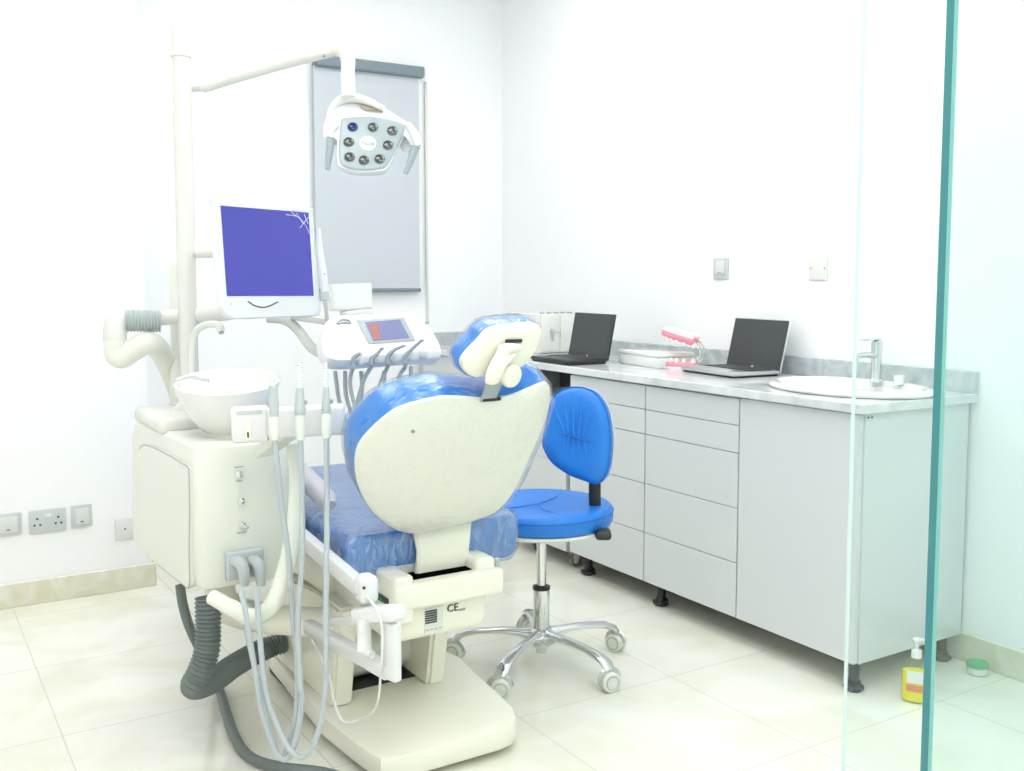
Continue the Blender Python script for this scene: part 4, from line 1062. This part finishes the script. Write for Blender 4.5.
loops = [((335, 371), (339, 400), (347, 425), (352, 440)), ((345, 371), (346, 395), (352, 415), (357, 430)), ((361, 371), (362, 385), (361, 400), (359, 418)), ((384, 371), (385, 384), (387, 392), (388, 402)), ((411, 366), (411, 375), (411, 385), (412, 400))]
for i, l_ in enumerate(loops):
    b = NB(); tube(b, [P(x, y, d=2.97) for x, y in l_], .0062, 10, 5); obj('return_hose', b, 'greyplastic', DT)
# film viewer panel standing on the tray
VP = Plane(P(351, 296, d=3.1), (.97, .24, 0), (-.03, .10, 1))
vo = [(330, 284), (372.5, 282.5), (373.5, 309), (331, 311)]
b = NB(); q_ = [VP.px(*p) for p in vo]; rings(b, [[p - VP.n * .022 for p in q_], q_]); bmesh.ops.bevel(b, geom=b.edges[:], offset=.004, segments=2, affect='EDGES')
XV = thing('film_viewer', 'small white upright film viewer panel behind the instrument tray', 'film viewer', P(351, 311, d=3.1)); obj('case', b, 'offwhite', XV)
iv = [(333, 287), (370, 285.5), (371, 306), (334, 307.5)]
b = NB(); rings(b, [[VP.px(*p, -.001) for p in iv], [VP.px(*p, .0015) for p in iv]]); obj('viewing_pane', b, 'white', XV, smooth=False)
b = NB(); bar(b, P(340, 314, d=3.1), P(374, 312, d=3.12), .03, .018, .004); obj('stand', b, 'white', XV)
b = NB(); tube(b, [P(268, 318, d=3.05), P(285, 320, d=3.04), P(298, 330, d=3.03), P(312, 348, d=3.0), P(327, 356, d=2.99)], .015, 14, 6); obj('support_arm', b, 'offwhite', DT)
b = NB(); bar(b, P(294, 316, d=3.05), P(334, 322, d=3.02), .06, .02, .006); obj('rear_bridge', b, 'offwhite', DT)
b = NB(); tube(b, [P(305, 303, d=3.0), P(312, 310, d=3.03), P(314, 318, d=3.04)], .018, 12, 4); obj('arm_joint', b, 'offwhite', DT)
b = NB(); sphere(b, P(427, 322, d=2.99), .007); obj('side_knob', b, 'greyplastic', DT)

# ------------------------------------------------------------------ operating lamp
LD = 2.72
OL = thing('operating_lamp', 'white dental operating lamp with eight lenses hanging on a bent arm', 'operating lamp', P(370, 140, d=LD))
b = NB(); tube(b, [P(183, 90, d=PD), P(196, 87.5, d=2.91), P(212, 86, d=2.90)], [.012, .012, .014], 12, 2); obj('arm_spigot', b, 'offwhite', OL)
b = NB(); tube(b, [P(203, 88, d=2.90), P(225, 80, d=2.88), P(265, 68, d=2.84), P(300, 58.5, d=2.80), P(322, 53, d=2.77), P(336, 49, d=2.76), P(345, 52, d=2.75), P(348, 62, d=2.75), P(347.5, 74, d=2.74)], [.0145, .017, .0175, .017, .017, .020, .022, .020, .0185], 16, 6); LA = obj('swing_arm', b, 'offwhite', OL)
b = NB(); sphere(b, P(324, 56.3, d=2.752), .004, seg=8); obj('arm_screw', b, 'midgrey', LA)
b = NB(); tube(b, [P(347.5, 73, d=2.74), P(348, 84, d=2.74), P(348.5, 97, d=2.74)], [.0195, .0195, .0195], 16, 2); obj('drop_tube', b, 'offwhite', OL)
lr = (RT + V((0, 0, 0)) + FW * .12).normalized(); lu = (UP - lr * UP.dot(lr)).normalized(); lu = (lu * math.cos(R(20)) + lr.cross(lu) * -math.sin(R(-20)) * -1).normalized()
LP = Plane(P(371, 144, d=LD), lr, lu)
if LP.n.dot(CAM - LP.o) < 0: LP.n = -LP.n
lz = [(100, 255), (170, 238), (300, 232), (420, 242), (560, 268), (625, 290), (645, 318), (632, 372), (590, 460), (520, 600), (482, 655), (440, 678), (330, 690), (200, 686), (110, 652), (82, 610), (76, 520), (82, 400), (90, 300)]
g = lambda x, y, o=0.0: LP.px(330 + x / 8.57, 90 + y / 8.57, o)
lo_ = cat([g(*p) for p in lz], 3, True)
# white shell, wider than the lens plate
sz = [(-55, 275), (0, 170), (70, 85), (190, 25), (350, 60), (480, 150), (620, 240), (720, 320), (780, 430), (770, 480), (720, 480), (690, 430), (660, 400), (640, 390), (590, 480), (525, 620), (488, 672), (445, 697), (330, 706), (190, 700), (95, 665), (60, 630), (52, 520), (55, 430), (0, 420), (-50, 400), (-62, 340)]
so2 = cat([g(*p) for p in sz], 3, True)
b = NB(); insetdome(b, so2, LP.n, [(.030, -.036), (.015, -.032), (.003, -.022), (0, -.012), (.0, -.006), (.003, -.001), (.006, 0)]); LS = obj('lamp_shell', b, 'white', OL)
b = NB(); ct = g(190, 60, -.02); tube(b, [P(328, 124, d=LD + .03), P(333, 107, d=LD + .03), P(347, 98, d=LD + .03), P(364, 100, d=LD + .03), P(384, 109, d=LD + .03)], [.008, .011, .014, .011, .007], 14, 6); obj('yoke', b, 'offwhite', OL)
b = NB(); insetdome(b, lo_, LP.n, [(0, -.010), (0, .002), (.002, .004), (.006, .005)]); LF = obj('lens_plate', b, 'lampface', OL)
for i, (x, y) in enumerate([(195, 318), (368, 320), (535, 350), (498, 475), (425, 592), (290, 603), (168, 575), (160, 448)]):
    c = g(x, y, .005)
    b = NB(); lathe(b, [(.0158, -.002), (.0158, .0015), (.0145, .0022), (.0138, .0015), (.0138, -.001)], c, LP.n, 24); l_ = obj('lens', b, 'midgrey', LF)
    b = NB(); lathe(b, [(.0138, -.001), (.0125, .0022), (.008, .0042), (0, .0050)], c, LP.n, 24); obj('lens_glass', b, 'lensblue' if i == 0 else 'lens', l_)
b = NB(); lathe(b, [(.0225, 0), (.0225, .0015), (0, .0022)], g(325, 460, .005), LP.n, 32); bd = obj('centre_badge', b, 'offwhite', LF)
text('badge_letters', 'TAOS', .0135, g(325, 462, .0082), LP.r, LP.u, 'midgrey', bd, .0005)
b = NB(); [lathe(b, [(.0022, 0), (.0022, .001), (0, .001)], g(x, y, .005), LP.n, 8) for x, y in ((375, 253), (408, 258))]; obj('sensor_dots', b, 'midgrey', LF)
tg = [(250, 128), (425, 150), (460, 185), (290, 168)]
b = NB(); rings(b, [[g(*p, .002) for p in tg], [g(*p, .006) for p in tg]]); obj('heat_vent', b, mat('brown_grille', (.42, .33, .26), .4), LS, smooth=False)
b = NB(); tube(b, [P(407, 124, d=LD), P(414, 134, d=LD), P(418, 146, d=LD)], [.010, .012, .011], 12, 4); tube(b, [P(336, 124, d=LD), P(330, 132, d=LD), P(331, 140, d=LD)], [.010, .012, .011], 12, 4); obj('handle_lugs', b, 'white', OL)
for pts, w in (([(415.5, 147), (411, 160), (405.5, 174)], [.012, .0105, .0065]), ([(331, 138), (329, 154), (327.5, 170)], [.0115, .010, .006])):
    b = NB(); tube(b, [P(x, y, d=LD - .005) for x, y in pts], w, 12, 4); hd_ = obj('handle', b, 'lampface', OL)
    b = NB(); p_ = P(*pts[0], d=LD - .005); q_ = P(*pts[1], d=LD - .005); lathe(b, [(.0118, -.001), (.0128, 0), (.0118, .001)], p_, (q_ - p_).normalized(), 16); obj('handle_ring', b, 'midgrey', hd_)

# ------------------------------------------------------------------ light and view
w = bpy.data.worlds.new('world'); SC.world = w; w.use_nodes = True
w.node_tree.nodes['Background'].inputs[0].default_value = (.9, .95, 1, 1); w.node_tree.nodes['Background'].inputs[1].default_value = 0.6
SC.view_settings.view_transform = 'Standard'; SC.view_settings.look = 'None'; SC.view_settings.gamma = 1
SC.view_settings.use_curve_mapping = False
SC.view_settings.exposure = 1.05
SC.cycles.max_bounces = 12; SC.cycles.transparent_max_bounces = 16; SC.cycles.diffuse_bounces = 6
SC.cycles.use_denoising = True
